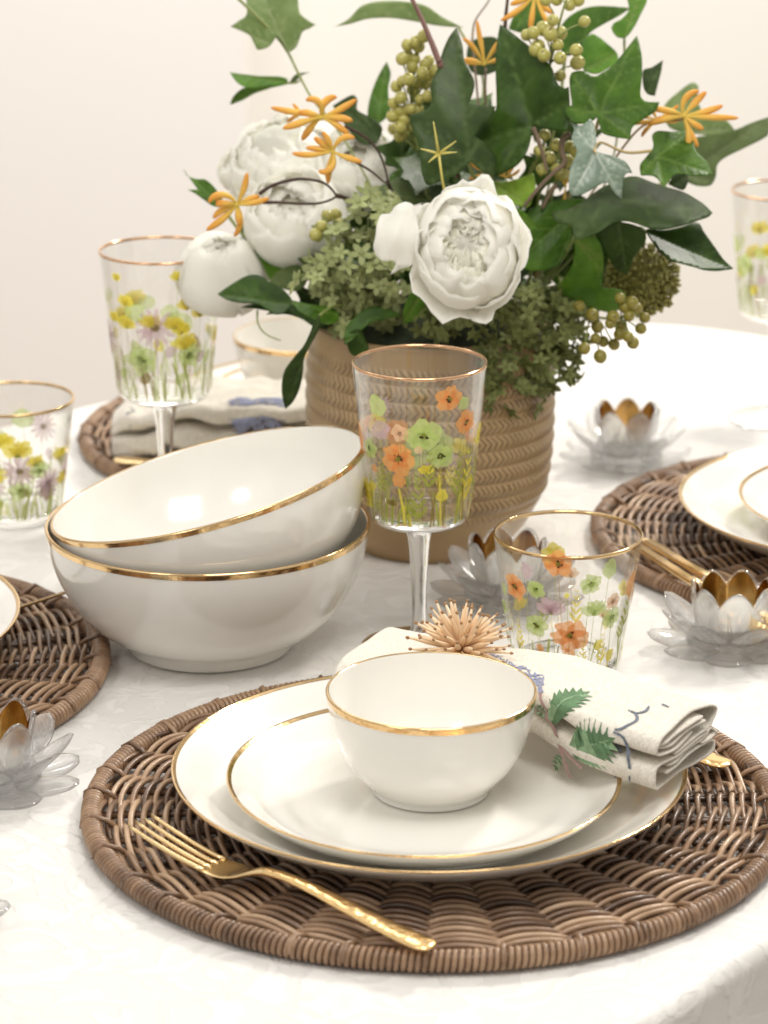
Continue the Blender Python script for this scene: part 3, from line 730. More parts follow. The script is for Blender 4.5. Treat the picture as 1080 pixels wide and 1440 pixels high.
# ================================================================ PLANTER
VC = Vector((.031, 1.838, 0))
def vase_mat():
    m, nt, b, out = newmat('glazed_clay'); L = nt.links.new
    uv = N(nt, 'ShaderNodeAttribute', attribute_name='wrap'); sx = N(nt, 'ShaderNodeSeparateXYZ'); L(uv.outputs['Vector'], sx.inputs[0])
    def M(op, a, b_=None, c=None):
        n = N(nt, 'ShaderNodeMath', operation=op)
        for i, v in enumerate((a, b_, c)):
            if v is None: continue
            if isinstance(v, (int, float)): n.inputs[i].default_value = v
            else: L(v, n.inputs[i])
        return n.outputs[0]
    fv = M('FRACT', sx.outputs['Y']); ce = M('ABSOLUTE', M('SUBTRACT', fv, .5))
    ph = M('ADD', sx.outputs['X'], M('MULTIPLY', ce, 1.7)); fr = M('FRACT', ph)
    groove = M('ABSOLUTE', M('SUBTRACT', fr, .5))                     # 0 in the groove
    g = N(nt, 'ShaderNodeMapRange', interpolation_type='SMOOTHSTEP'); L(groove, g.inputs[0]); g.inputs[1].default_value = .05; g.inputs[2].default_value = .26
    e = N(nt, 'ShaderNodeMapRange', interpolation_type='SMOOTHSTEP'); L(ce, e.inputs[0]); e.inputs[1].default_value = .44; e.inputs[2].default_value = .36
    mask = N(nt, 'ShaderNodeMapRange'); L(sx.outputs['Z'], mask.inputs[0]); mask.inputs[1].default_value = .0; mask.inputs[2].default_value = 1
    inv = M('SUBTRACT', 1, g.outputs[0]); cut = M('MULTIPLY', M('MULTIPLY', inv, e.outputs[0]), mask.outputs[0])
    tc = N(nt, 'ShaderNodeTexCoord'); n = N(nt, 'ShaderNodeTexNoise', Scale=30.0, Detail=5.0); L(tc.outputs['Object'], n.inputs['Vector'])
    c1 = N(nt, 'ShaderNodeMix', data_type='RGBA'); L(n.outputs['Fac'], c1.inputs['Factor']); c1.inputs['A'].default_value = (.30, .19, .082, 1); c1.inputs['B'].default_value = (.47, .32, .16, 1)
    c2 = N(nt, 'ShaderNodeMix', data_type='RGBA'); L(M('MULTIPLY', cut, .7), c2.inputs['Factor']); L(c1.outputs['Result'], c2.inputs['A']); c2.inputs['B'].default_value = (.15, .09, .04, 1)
    L(c2.outputs['Result'], b.inputs['Base Color']); b.inputs['Roughness'].default_value = .36
    bp = N(nt, 'ShaderNodeBump', Strength=.9, Distance=.0015); L(M('SUBTRACT', 1, cut), bp.inputs['Height']); L(bp.outputs['Normal'], b.inputs['Normal'])
    return m
vt = thing('planter', 'round tan clay planter embossed with herringbone bands holding the flowers', 'planter', VC)
prof = [(0, .001), (.048, .001), (.053, .0), (.0560, .004), (.0670, .018), (.0765, .038), (.0802, .060), (.0815, .085), (.0815, .110), (.0800, .135), (.0785, .150)]
pr = spline(prof[3:], 40)
S = 240; rings = []; wrap = []
NB = 11; BH = .0112
for (r, z) in pr:
    rg = []
    for k in range(S+1):
        th = 2*PI*k/S
        bz = (z-.036)/BH + th/(2*PI)*1.0
        m_ = min(1, max(0, (z-.030)/.012))*min(1, max(0, (.140-z)/.004))
        rr = r+.0023*abs(math.sin(PI*bz))**.6*m_+.0002*noise.noise(Vector((th*3, z*60, 0)))
        rg.append((rr*math.cos(th), rr*math.sin(th), z)); wrap.append((th/(2*PI)*118+.5*noise.noise(Vector((th*5, z*90, 3))), bz+.07*noise.noise(Vector((th*4, z*40, 9))), m_*(.8+.4*noise.noise(Vector((th*7, z*60, 5))))))
    rings.append(rg)
mb = MB(); mb.ring(rings, closed_u=False)
o = mb.build('body', vase_mat(), vt)
at = o.data.attributes.new('wrap', 'FLOAT_VECTOR', 'POINT'); at.data.foreach_set('vector', [x for p in wrap for x in p])
clay = simple('clay_plain', (.36, .24, .115), .45, var=.15, scale=30)
mb = MB(); mb.lathe(spline([(0, .001), (.048, .001), (.053, .0), (.0560, .004)], 5), 96); mb.build('foot', clay, vt)
mb = MB(); mb.lathe(spline([(.0785, .150), (.0782, .1525), (.0762, .1530), (.0750, .150), (.078, .12), (.079, .08)], 6), 160); mb.build('rim', clay, vt)

# ================================================================ LEAVES traced in the photograph's proportions, set at their own depth
def crop(ox, oy, s): return lambda pts: [(ox+x/s, oy+y/s) for x, y in pts]
c1 = crop(240, 0, 2.4545); c2 = crop(640, 0, 2.4545); c4 = crop(560, 0, 3.857); c6 = crop(740, 240, 3.6); c5 = crop(340, 240, 3.857); c0 = crop(240, 120, 3.857)
def smooth_outline(pts, n=5):
    m = len(pts); T = []
    for i in range(m):
        a = Vector(pts[i-1]); b = Vector(pts[i]); c = Vector(pts[(i+1) % m])
        u = (b-a); v = (c-b)
        ang = u.angle(v) if u.length > 0 and v.length > 0 else 0
        T.append((c-a)*.5 if ang < R(78) else Vector((0, 0)))
    out = []
    for i in range(m):
        p = Vector(pts[i]); q = Vector(pts[(i+1) % m]); l = (q-p).length
        t0 = T[i]; t1 = T[(i+1) % m]
        if t0.length > l: t0 = t0*(l/t0.length)
        if t1.length > l: t1 = t1*(l/t1.length)
        for k in range(n):
            t = k/n; h00 = 2*t**3-3*t**2+1; h10 = t**3-2*t**2+t; h01 = -2*t**3+3*t**2; h11 = t**3-t**2
            out.append(p*h00+t0*h10+q*h01+t1*h11)
    return out
def seg_d(p, a, b):
    ab = b-a; t = max(0, min(1, (p-a).dot(ab)/max(ab.length_squared, 1e-9))); return (p-(a+ab*t)).length, t
def leaf(parent, pts, base, tips, Y, gx=0, gy=-.45, mat='dark', bend=.25, fold=.10, seed=0, name='leaf'):
    """base/tips in photo pixels; gx, gy: metres of depth per 1000 px; bend: droop towards the tips"""
    out = smooth_outline(pts); base = Vector(base); tips = [Vector(t) for t in tips]
    xs = [p.x for p in out]; ys = [p.y for p in out]; cx = sum(xs)/len(xs); cy_ = sum(ys)/len(ys)
    sz = max(max(xs)-min(xs), max(ys)-min(ys)); st = max(2.6, sz/34)
    inner = []; rnd = random.Random(seed)
    def inside(p):
        c = False; j = len(out)-1
        for i in range(len(out)):
            if (out[i].y > p.y) != (out[j].y > p.y) and p.x < (out[j].x-out[i].x)*(p.y-out[i].y)/(out[j].y-out[i].y)+out[i].x: c = not c
            j = i
        return c
    y = min(ys); row = 0
    while y < max(ys):
        x = min(xs)+(row % 2)*st/2
        while x < max(xs):
            p = Vector((x+rnd.uniform(-.1, .1)*st, y))
            if inside(p) and min((p-q).length for q in out) > st*.45: inner.append(p)
            x += st
        y += st*.87; row += 1
    main = tips[0]
    V = list(out)+inner; n = len(out)
    res = delaunay_2d_cdt([Vector((p.x, p.y)) for p in V], [], [list(range(n))], 1, 1e-4)
    v2, faces = res[0], res[2]
    segs = [(base, t, 1.0) for t in tips]
    for t in tips:                       # secondary veins
        d = t-base; L_ = d.length; d.normalize(); nn = Vector((-d.y, d.x))
        for k in range(1, 5):
            for s in (-1, 1):
                a = base+d*L_*(.12+.18*k); segs.append((a, a+(d*.8+nn*s*.75)*L_*.26*(1-.12*k), .6))
    mb = MB(); o_parent = parent.location if parent else Vector((0, 0, 0))
    axis = (main-base); AL = max(axis.length, 1); axis.normalize(); nn = Vector((-axis.y, axis.x))
    ppm = F/(Y*1.045)
    for p in v2:
        q = p-base; al = q.dot(axis)/AL; ac = q.dot(nn)
        dv = 0
        for a, b, wt in segs:
            d, t = seg_d(p, a, b); wv = (1.5 if wt == 1 else .9)*(1-.6*t)*sz/150+.5
            dv = max(dv, wt*math.exp(-(d/wv)**2))
        dist_main = min(seg_d(p, a, b)[0] for a, b, wt in segs[:len(tips)])
        rel = dist_main/sz
        depth = (gx*(p.x-cx)+gy*(p.y-cy_))/1000
        depth += bend*sz/ppm*(al-.4)**2*.55 - fold*sz/ppm*min(rel*4, 1)*1.0*(.5)
        depth += .0016*noise.noise(Vector((p.x/sz*3+seed, p.y/sz*3, seed)))*sz/100 + .0007*dv
        mb.tone = min(1, dv*1.0); mb.vert(at_y(p.x, p.y, Y+depth)-o_parent)
    for f in faces:
        a, b, c = [v2[i] for i in f[:3]]
        if (b-a).cross(c-a) > 0: f = list(reversed(f))
        mb.face(*f)
    return mb.build(name, LM[mat], parent, solid=.00035, offset=0, tones=True)
def stem_px(mb, pts, r, tone=.5):
    """pts: (px, py, Y)"""
    mb.tube([p for p in spline([tuple(at_y(*p)) for p in pts], 6)], r if hasattr(r, '__len__') else r, 8)
TOP = Vector((VC.x, VC.y, .150))
def sprig_thing(name, label, cat, group=None): return thing(name, label, cat, TOP, 0, group)
def add_stem(t, lst, mat, name='stem'):
    mb = MB()
    for pts, r in lst:
        P = spline([tuple(at_y(*p)-TOP) for p in pts], 8); n = len(P)
        mb.tube(P, [r*(1-.45*i/n)*(1+.12*noise.noise(Vector((i*.9, r*9000, 2)))) for i in range(n)], 7)
    return mb.build(name, mat, t)
IG = 'ivy sprigs in the planter'
t = sprig_thing('ivy_sprig', 'pale green ivy sprig reaching up at the upper left above the white peonies', 'ivy sprig', IG)
leaf(t, c1([(258, -30), (262, 50), (235, 72), (207, 92), (250, 110), (275, 125), (288, 150), (302, 172), (340, 160), (365, 125), (385, 145), (405, 183), (435, 160), (455, 110), (480, 98), (500, 85), (450, 50), (440, 0), (430, -40)]), c1([(405, 183)])[0], c1([(310, -30), (215, 95), (302, 168), (495, 85)]), 1.93, mat='light', seed=1)
leaf(t, c1([(205, 250), (300, 262), (370, 264), (402, 272), (405, 290), (380, 296), (330, 306), (290, 308), (250, 298), (225, 280)]), c1([(405, 285)])[0], c1([(210, 253)]), 1.94, mat='bright', seed=2)
leaf(t, c1([(205, 362), (215, 335), (250, 305), (300, 300), (360, 290), (340, 306), (290, 322), (250, 345)]), c1([(360, 290)])[0], c1([(207, 360)]), 1.925, gy=.3, mat='mid', seed=3)
leaf(t, c1([(410, 285), (425, 262), (445, 252), (480, 250), (450, 262), (432, 282)]), c1([(412, 283)])[0], c1([(478, 250)]), 1.93, mat='olive', seed=4)
add_stem(t, [([(332, -5, 1.93), (383, 45, 1.93), (405, 74, 1.93), (420, 104, 1.92), (440, 140, 1.90), (480, 190, 1.88), (540, 300, 1.86), (590, 440, 1.85)], .0011), ([(404, 117, 1.93), (418, 116, 1.925), (424, 110, 1.92)], .0008)], stemg)
t = sprig_thing('ivy_sprig', 'ivy sprig with a long leaf at the top edge left of the berries', 'ivy sprig', IG)
leaf(t, c1([(565, 92), (595, 78), (620, 60), (660, 20), (720, 5), (800, 5), (880, 20), (940, 60), (1010, 95), (930, 90), (850, 75), (760, 62), (680, 65), (620, 82)]), c1([(1005, 94)])[0], c1([(568, 91)]), 1.95, mat='light', seed=5)
leaf(t, c1([(680, 400), (685, 350), (700, 300), (720, 255), (745, 212), (760, 250), (752, 300), (752, 330), (760, 380), (740, 410), (720, 425), (700, 425)]), c1([(715, 425)])[0], c1([(745, 214)]), 1.93, mat='mid', seed=6)
leaf(t, c1([(560, 365), (600, 340), (630, 328), (645, 345), (645, 380), (700, 410), (730, 440), (720, 480), (690, 500), (650, 490), (600, 430)]), c1([(720, 480)])[0], c1([(580, 358), (632, 330)]), 1.90, mat='deep', seed=7)
leaf(t, c1([(880, 380), (905, 430), (880, 520), (860, 560), (880, 630), (870, 670), (830, 690), (770, 660), (755, 620), (760, 600), (800, 570), (820, 520), (840, 480), (845, 430)]), c1([(865, 670)])[0], c1([(860, 400), (760, 600)]), 1.845, mat='mid', seed=8)
leaf(t, c1([(680, 668), (715, 645), (740, 635), (760, 625), (800, 610), (850, 640), (890, 690), (830, 710), (760, 700), (700, 690)]), c1([(880, 690)])[0], c1([(690, 667)]), 1.82, gy=-.7, mat='olive', seed=9)
add_stem(t, [([(644, 37, 1.95), (680, 120, 1.92), (650, 250, 1.88), (630, 440, 1.85)], .001), ([(532, 173, 1.93), (560, 260, 1.88), (590, 440, 1.85)], .001), ([(600, 235, 1.86), (600, 300, 1.85), (610, 440, 1.85)], .001), ([(593, 272, 1.84), (605, 440, 1.85)], .0008)], stemg)
t = sprig_thing('ivy_sprig', 'largest dark ivy sprig with two broad leaves rising in the middle of the bouquet', 'ivy sprig', IG)
leaf(t, c4([(553, 132), (590, 155), (660, 210), (715, 252), (760, 290), (800, 325), (835, 370), (850, 420), (872, 462), (900, 478), (925, 470), (932, 600), (920, 690), (900, 715), (830, 705), (720, 685), (725, 720), (700, 820), (640, 900), (520, 962), (505, 900), (490, 860), (420, 800), (405, 745), (460, 680), (505, 630), (530, 590), (532, 500), (528, 400), (530, 280), (540, 200)]), c4([(725, 685)])[0], c4([(553, 134), (920, 560), (525, 950), (420, 790)]), 1.80, gx=-.25, gy=-.3, mat='dark', fold=.16, seed=10)
leaf(t, c4([(315, 150), (330, 185), (350, 250), (358, 320), (385, 380), (408, 425), (412, 480), (385, 560), (440, 575), (527, 577), (515, 620), (480, 660), (445, 700), (415, 740), (480, 785), (530, 850), (530, 905), (520, 962), (450, 925), (390, 875), (340, 930), (290, 960), (240, 980), (160, 1003), (135, 960), (122, 880), (118, 800), (92, 740), (62, 640), (110, 610), (160, 590), (180, 540), (176, 470), (190, 420), (215, 370), (240, 280), (275, 200)]), c4([(382, 872)])[0], c4([(315, 152), (522, 580), (65, 645), (520, 950), (165, 995)]), 1.775, gx=.15, gy=-.42, mat='deep', fold=.12, seed=11)
add_stem(t, [([(748, 178, 1.795), (760, 215, 1.80), (740, 260, 1.82), (700, 440, 1.85)], .0016), ([(658, 226, 1.77), (664, 245, 1.775), (675, 275, 1.80), (660, 440, 1.85)], .0014)], stemg)
t = sprig_thing('ivy_sprig', 'glossy mid green ivy sprig with a pale silvery leaf at the upper right', 'ivy sprig', IG)
leaf(t, c2([(627, 122), (637, 155), (645, 200), (645, 260), (640, 330), (660, 350), (706, 352), (690, 385), (650, 412), (612, 440), (605, 480), (560, 475), (510, 460), (498, 430), (490, 405), (470, 420), (425, 428), (398, 415), (380, 385), (385, 368), (402, 362), (398, 320), (395, 270), (405, 250), (440, 245), (480, 264), (510, 250), (540, 230), (590, 170)]), c2([(496, 392)])[0], c2([(627, 124), (700, 355), (400, 255), (385, 375), (600, 470)]), 1.79, gx=.1, gy=-.35, mat='mid', seed=12)
leaf(t, c2([(392, 418), (430, 435), (465, 410), (480, 430), (487, 480), (480, 520), (510, 530), (550, 540), (590, 560), (612, 597), (590, 600), (580, 625), (575, 687), (550, 665), (525, 630), (495, 640), (470, 655), (430, 675), (400, 672), (393, 640), (395, 590), (410, 550), (420, 520), (402, 480), (410, 445)]), c2([(484, 524)])[0], c2([(398, 425), (467, 414), (610, 596), (575, 680), (410, 668)]), 1.755, gx=-.1, gy=-.3, mat='pale', seed=13)
leaf(t, c2([(680, 468), (700, 452), (760, 455), (815, 448), (822, 480), (832, 520), (870, 560), (890, 602), (830, 607), (770, 600), (745, 615), (722, 650), (690, 610), (642, 606), (638, 570), (665, 535), (684, 505)]), c2([(698, 540)])[0], c2([(888, 600), (815, 452), (722, 648), (645, 600)]), 1.78, gx=.1, gy=-.6, mat='mid', seed=14)
leaf(t, c2([(648, 245), (680, 232), (717, 207), (712, 245), (700, 290), (690, 330), (665, 325), (650, 300)]), c2([(660, 330)])[0], c2([(716, 209)]), 1.86, mat='deep', seed=15)
add_stem(t, [([(843, 158, 1.785), (835, 190, 1.80), (790, 300, 1.84), (730, 440, 1.85)], .0012), ([(916, 212, 1.775), (880, 214, 1.775), (845, 200, 1.775), (836, 212, 1.76)], .0011), ([(835, 210, 1.76), (838, 215, 1.757)], .0009)], simple('petiole', (.45, .33, .13), .5))
t = sprig_thing('ivy_sprig', 'out of focus olive ivy sprig reaching past the yellow blossoms to the right edge', 'ivy sprig', IG)
leaf(t, c2([(805, 500), (830, 475), (880, 465), (960, 450), (1020, 425), (1085, 403), (1083, 460), (1060, 480), (1000, 510), (930, 545), (905, 570), (900, 610), (880, 640), (830, 640), (790, 615), (780, 560)]), c2([(800, 600)])[0], c2([(1083, 405), (890, 630)]), 1.93, mat='olive', seed=16)
leaf(t, c2([(720, 370), (780, 310), (820, 285), (840, 300), (838, 350), (870, 400), (930, 410), (965, 450), (900, 466), (820, 460), (740, 440)]), c2([(800, 460)])[0], c2([(825, 288), (960, 445)]), 1.96, mat='light', seed=17)
leaf(t, c2([(585, -30), (665, -30), (662, 5), (640, 50), (620, 90), (590, 128), (560, 128), (540, 100), (548, 80), (575, 65), (600, 30)]), c2([(585, 128)])[0], c2([(640, -20)]), 1.90, mat='bright', seed=18)
add_stem(t, [([(975, 248, 1.93), (900, 270, 1.90), (800, 340, 1.87), (720, 440, 1.85)], .0011), ([(878, 52, 1.90), (875, 120, 1.89), (850, 260, 1.87), (740, 440, 1.85)], .0009)], stemg)
t = sprig_thing('ivy_sprig', 'dark leafy ivy sprig behind the pale green berries at the top right', 'ivy sprig', IG)
leaf(t, c2([(350, 130), (380, 70), (430, 35), (480, 22), (540, 22), (605, 28), (560, 58), (510, 85), (470, 110), (445, 145), (420, 180), (380, 190)]), c2([(380, 180)])[0], c2([(600, 28)]), 1.90, mat='mid', seed=19)
leaf(t, c2([(470, 118), (500, 130), (530, 155), (560, 185), (560, 215), (530, 235), (490, 255), (450, 245), (430, 210), (440, 150)]), c2([(450, 240)])[0], c2([(555, 185)]), 1.88, mat='bright', seed=20)
leaf(t, c2([(185, 100), (200, 60), (230, 20), (255, 0), (300, 10), (310, 60), (290, 90), (250, 115), (215, 110)]), c2([(200, 110)])[0], c2([(280, 0)]), 1.90, mat='mid', seed=21)
leaf(t, c2([(40, 180), (60, 140), (140, 130), (170, 200), (150, 240), (90, 260), (50, 240)]), c2([(140, 240)])[0], c2([(50, 150)]), 1.91, mat='deep', seed=22)
add_stem(t, [([(795, 75, 1.90), (780, 180, 1.88), (720, 440, 1.85)], .0012), ([(823, 98, 1.88), (790, 200, 1.87), (720, 440, 1.85)], .0010)], stemg)
t = sprig_thing('ivy_sprig', 'dark glossy ivy sprig spreading to the right over the round seed head', 'ivy sprig', IG)
leaf(t, c6([(130, 215), (150, 205), (200, 195), (280, 160), (340, 115), (380, 88), (440, 60), (500, 35), (560, 30), (640, 60), (720, 85), (800, 110), (870, 150), (910, 180), (943, 215), (920, 235), (870, 252), (800, 275), (740, 290), (690, 297), (620, 290), (570, 272), (510, 256), (460, 258), (430, 268), (370, 310), (300, 340), (255, 350), (238, 320), (235, 290), (215, 275), (160, 265), (138, 240)]), c6([(420, 140)])[0], c6([(940, 215), (135, 220), (255, 345)]), 1.755, gx=.1, gy=-.85, mat='deep', bend=.3, seed=23)
leaf(t, c6([(600, 300), (640, 290), (700, 300), (780, 285), (865, 262), (900, 310), (950, 380), (1000, 450), (1050, 497), (1010, 503), (960, 508), (900, 503), (850, 488), (800, 475), (750, 462), (710, 440), (665, 395), (630, 350)]), c6([(600, 305)])[0], c6([(1048, 497)]), 1.775, gx=.15, gy=-.5, mat='dark', fold=.2, seed=24)
leaf(t, c6([(345, 325), (400, 290), (460, 262), (530, 270), (580, 290), (605, 320), (605, 355), (575, 400), (545, 440), (530, 480), (510, 525), (460, 505), (430, 465), (410, 420), (385, 380)]), c6([(470, 265)])[0], c6([(510, 522)]), 1.775, gy=.3, mat='dark', seed=25)
leaf(t, c6([(720, 70), (740, 30), (780, 12), (815, 20), (822, 50), (800, 95), (770, 92)]), c6([(730, 80)])[0], c6([(818, 25)]), 1.81, mat='deep', seed=26)
add_stem(t, [([(857, 280, 1.778), (830, 300, 1.80), (760, 400, 1.83), (700, 450, 1.85)], .0014), ([(908, 327, 1.77), (895, 320, 1.785), (840, 330, 1.81), (740, 430, 1.85)], .0012)], stemg)
t = sprig_thing('ivy_sprig', 'bright green drooping ivy sprig right of the front peony', 'ivy sprig', IG)
leaf(t, c6([(240, 345), (290, 338), (345, 335), (375, 372), (390, 440), (388, 520), (382, 585), (400, 596), (440, 598), (480, 606), (505, 630), (500, 670), (470, 700), (440, 722), (390, 712), (350, 700), (260, 660), (180, 625), (160, 590), (195, 540), (230, 480), (245, 410)]), c6([(250, 350)])[0], c6([(495, 640), (170, 600), (380, 440)]), 1.785, gy=.35, mat='bright', seed=27)
leaf(t, c6([(0, 215), (80, 170), (200, 145), (310, 145), (260, 170), (190, 205), (210, 260), (232, 330), (205, 400), (170, 470), (100, 502), (0, 502), (-40, 440), (-50, 330)]), c6([(300, 146)])[0], c6([(-30, 450), (160, 470)]), 1.80, gy=-.2, mat='mid', seed=28)
leaf(t, c2([(102, 610), (150, 628), (200, 622), (270, 598), (278, 640), (270, 680), (250, 715), (200, 705), (140, 695), (120, 660)]), c2([(250, 712)])[0], c2([(105, 612)]), 1.80, mat='lime', seed=29)
leaf(t, c2([(125, 655), (140, 702), (190, 708), (235, 730), (262, 758), (285, 792), (240, 800), (190, 785), (150, 755), (120, 700), (100, 640)]), c2([(130, 670)])[0], c2([(283, 791)]), 1.775, gy=.1, mat='bright', seed=30)
add_stem(t, [([(808, 335, 1.785), (780, 380, 1.81), (730, 450, 1.85)], .0012), ([(742, 290, 1.80), (715, 300, 1.81), (700, 450, 1.85)], .001)], stemg)
t = sprig_thing('ivy_sprig', 'dark ivy sprig between the white peonies and the planter on the left', 'ivy sprig', IG)
leaf(t, c1([(45, 585), (60, 608), (90, 618), (120, 620), (150, 645), (180, 690), (172, 716), (145, 710), (115, 690), (85, 668), (60, 655), (95, 655), (80, 635)]), c1([(178, 712)])[0], c1([(48, 590)]), 1.86, mat='mid', seed=31)
leaf(t, c1([(222, 755), (260, 780), (300, 830), (350, 885), (400, 910), (445, 915), (448, 950), (420, 985), (380, 990), (345, 970), (310, 900), (270, 840)]), c1([(430, 950)])[0], c1([(226, 760)]), 1.85, mat='mid', seed=32)
leaf(t, c1([(162, 1015), (220, 975), (270, 950), (310, 952), (345, 975), (390, 1000), (420, 1040), (400, 1075), (360, 1085), (300, 1050), (240, 1045), (195, 1035)]), c1([(400, 1050)])[0], c1([(165, 1015)]), 1.80, gy=-.6, mat='dark', seed=33)
leaf(t, c1([(240, 1062), (300, 1045), (380, 1040), (450, 1062), (515, 1095), (545, 1135), (500, 1130), (450, 1100), (400, 1085), (330, 1085), (345, 1075), (290, 1065)]), c1([(530, 1120)])[0], c1([(245, 1062)]), 1.795, gy=-.6, mat='dark', seed=34)
leaf(t, c1([(415, 1035), (480, 1050), (540, 1058), (575, 1075), (578, 1105), (540, 1120), (490, 1100), (440, 1072)]), c1([(575, 1090)])[0], c1([(418, 1038)]), 1.775, gy=-.6, mat='mid', seed=35)
leaf(t, c1([(600, 1190), (605, 1130), (640, 1090), (675, 1066), (720, 1058), (800, 1088), (740, 1102), (690, 1115), (650, 1150), (625, 1175)]), c1([(605, 1180)])[0], c1([(798, 1088)]), 1.765, gy=-.3, mat='mid', seed=36)
leaf(t, c1([(805, 1118), (803, 1070), (830, 1010), (865, 1000), (895, 1050), (880, 1080), (845, 1105)]), c1([(870, 1000)])[0], c1([(806, 1116)]), 1.765, gy=.2, mat='bright', seed=37)
leaf(t, c5([(418, 785), (428, 830), (405, 890), (365, 960), (338, 1020), (332, 1090), (320, 1160), (300, 1215), (272, 1262), (236, 1292), (222, 1240), (216, 1170), (232, 1085), (285, 1010), (335, 950), (370, 880), (392, 820)]), c5([(422, 790)])[0], c5([(240, 1288)]), 1.745, gy=.15, mat='pale' if 0 else 'deep', seed=38)
leaf(t, c5([(570, 905), (595, 868), (640, 862), (665, 905), (690, 965), (650, 1000), (600, 1000), (575, 960)]), c5([(620, 865)])[0], c5([(680, 965)]), 1.762, gy=.1, mat='dark', seed=39)
leaf(t, c1([(340, 975), (370, 935), (440, 915), (475, 950), (450, 1000), (400, 1000)]), c1([(450, 990)])[0], c1([(345, 972)]), 1.83, mat='olive', seed=40)
add_stem(t, [([(312, 290, 1.86), (350, 340, 1.86), (420, 400, 1.85), (520, 470, 1.85)], .0012), ([(403, 428, 1.80), (470, 440, 1.81), (540, 470, 1.84)], .0012), (list(zip([362, 363, 374, 395], [437, 455, 470, 479], [1.80, 1.79, 1.785, 1.78])), .0007), ([(450, 443, 1.745), (480, 430, 1.78), (540, 460, 1.84)], .001), ([(503, 465, 1.762), (520, 450, 1.80), (560, 470, 1.84)], .001)], stemg)
# shaded foliage filling the middle of the bouquet
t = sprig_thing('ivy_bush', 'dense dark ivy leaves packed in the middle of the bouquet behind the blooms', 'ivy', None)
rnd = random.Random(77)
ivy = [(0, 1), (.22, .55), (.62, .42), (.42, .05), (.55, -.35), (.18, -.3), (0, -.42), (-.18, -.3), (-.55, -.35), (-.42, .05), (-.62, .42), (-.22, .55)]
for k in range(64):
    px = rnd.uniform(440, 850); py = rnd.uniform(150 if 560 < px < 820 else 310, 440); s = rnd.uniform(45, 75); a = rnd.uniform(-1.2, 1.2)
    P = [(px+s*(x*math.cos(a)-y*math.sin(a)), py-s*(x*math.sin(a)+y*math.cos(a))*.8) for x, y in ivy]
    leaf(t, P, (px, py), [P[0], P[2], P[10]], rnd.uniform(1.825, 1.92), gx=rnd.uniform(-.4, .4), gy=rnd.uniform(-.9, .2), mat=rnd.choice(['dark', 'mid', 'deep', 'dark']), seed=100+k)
t = thing('dark_filler', 'dark mound added for the shaded gaps in the mouth of the planter', 'filler', TOP)  # added dark filler, stands in for the shade deep between the stems
mb = MB()
mb.grid(lambda u, v: ((.0005+.0735*v)*math.cos(2*PI*u), (.0005+.0735*v)*math.sin(2*PI*u), .028*(1-v*v)-.012+.006*noise.noise(Vector((math.cos(2*PI*u)*v*5, math.sin(2*PI*u)*v*5, 1)))), 64, 24)
mb.build('mound', fillerm, t)

# ================================================================ PEONIES
def peony(label, px, py, Y, rpx, face, layers, seed, extra=None, group='white peonies'):
    rnd = random.Random(seed); Rr = rpx*Y*1.045/F; c = at_y(px, py, Y)
    t = thing('peony', label, 'peony', c, 0, group)
    q = Vector(face).normalized().to_track_quat('Z', 'Y').to_matrix()
    for li, (n, rad, tip, wid, ruf, mat) in enumerate(layers):
        mb = MB(); a0 = rnd.uniform(0, 6.28)
        for i in range(n):
            az0 = a0+2*PI*i/n+rnd.uniform(-.15, .15); tp = R(tip+rnd.uniform(-9, 9)); rr = Rr*(rad+rnd.uniform(-.05, .05)); w = R(wid)*rnd.uniform(.85, 1.1)
            sd = rnd.uniform(0, 50); back = R(150); tw = rnd.uniform(-.05, .05); notch = rnd.uniform(.0, .07)
            def fn(u, v):
                x = (u-.5)*2
                w_ = w*(.30+.75*math.sin(min(1, v*1.05)*PI*.55))
                edge = v*(1-(abs(x)**2.6)*.20-notch*math.exp(-(x/.16)**2)*v-.06*noise.noise(Vector((x*8, sd, 2)))*v-.025*abs(noise.noise(Vector((x*21, sd, 5))))*v)
                ph = back+(tp-back)*edge
                az = az0+x*w_/max(.45, math.sin(ph))*.9
                r_ = rr*(1-.10*v*abs(x)+ruf*v**3*(noise.noise(Vector((x*2.6+sd, v*1.3, sd)))*1.1+.35*noise.noise(Vector((x*9, v*3, sd)))))
                r_ *= (.25+.75*min(1, (1-v)*0+v*3.2)) if v < .3 else 1
                r_ += rr*.10*max(0, v-.8)*5*(1 if li == 0 else .25)
                p = Vector((math.sin(ph)*math.cos(az), math.sin(ph)*math.sin(az), math.cos(ph)*.86))*r_
                return q @ p
            mb.grid(fn, 14, 14)
        mb.build('petals', petalc if mat else petalw, t, solid=.00025, offset=0)
    mb = MB(); core = layers[-1][1]*.92*Rr
    mb.grid(lambda u, v: q @ (Vector((math.sin(PI*v)*math.cos(2*PI*u), math.sin(PI*v)*math.sin(2*PI*u), math.cos(PI*v)))*core*(1+.18*noise.noise(Vector((math.sin(PI*v)*math.cos(2*PI*u)*3, math.sin(PI*v)*math.sin(2*PI*u)*3, math.cos(PI*v)*3+seed))))), 24, 12)
    mb.build('heart', petalc, t)
    return t, q, Rr
FULL = [(5, 1.0, 62, 54, .10, 0), (5, .95, 47, 50, .13, 0), (5, .89, 37, 46, .16, 0), (6, .83, 30, 38, .18, 0), (7, .76, 25, 32, .22, 1), (8, .70, 20, 27, .25, 1), (9, .64, 16, 24, .28, 1), (6, .59, 8, 32, .28, 1)]
FULL = [(5, 1.03, 84, 50, .20, 0)]+FULL
t, q, Rr = peony('large open white peony at the front centre of the bouquet', 657, 350, 1.715, 75, (-.06, -1, .30), FULL, 4)
t.scale = (1, 1, 1.17)
mb = MB()
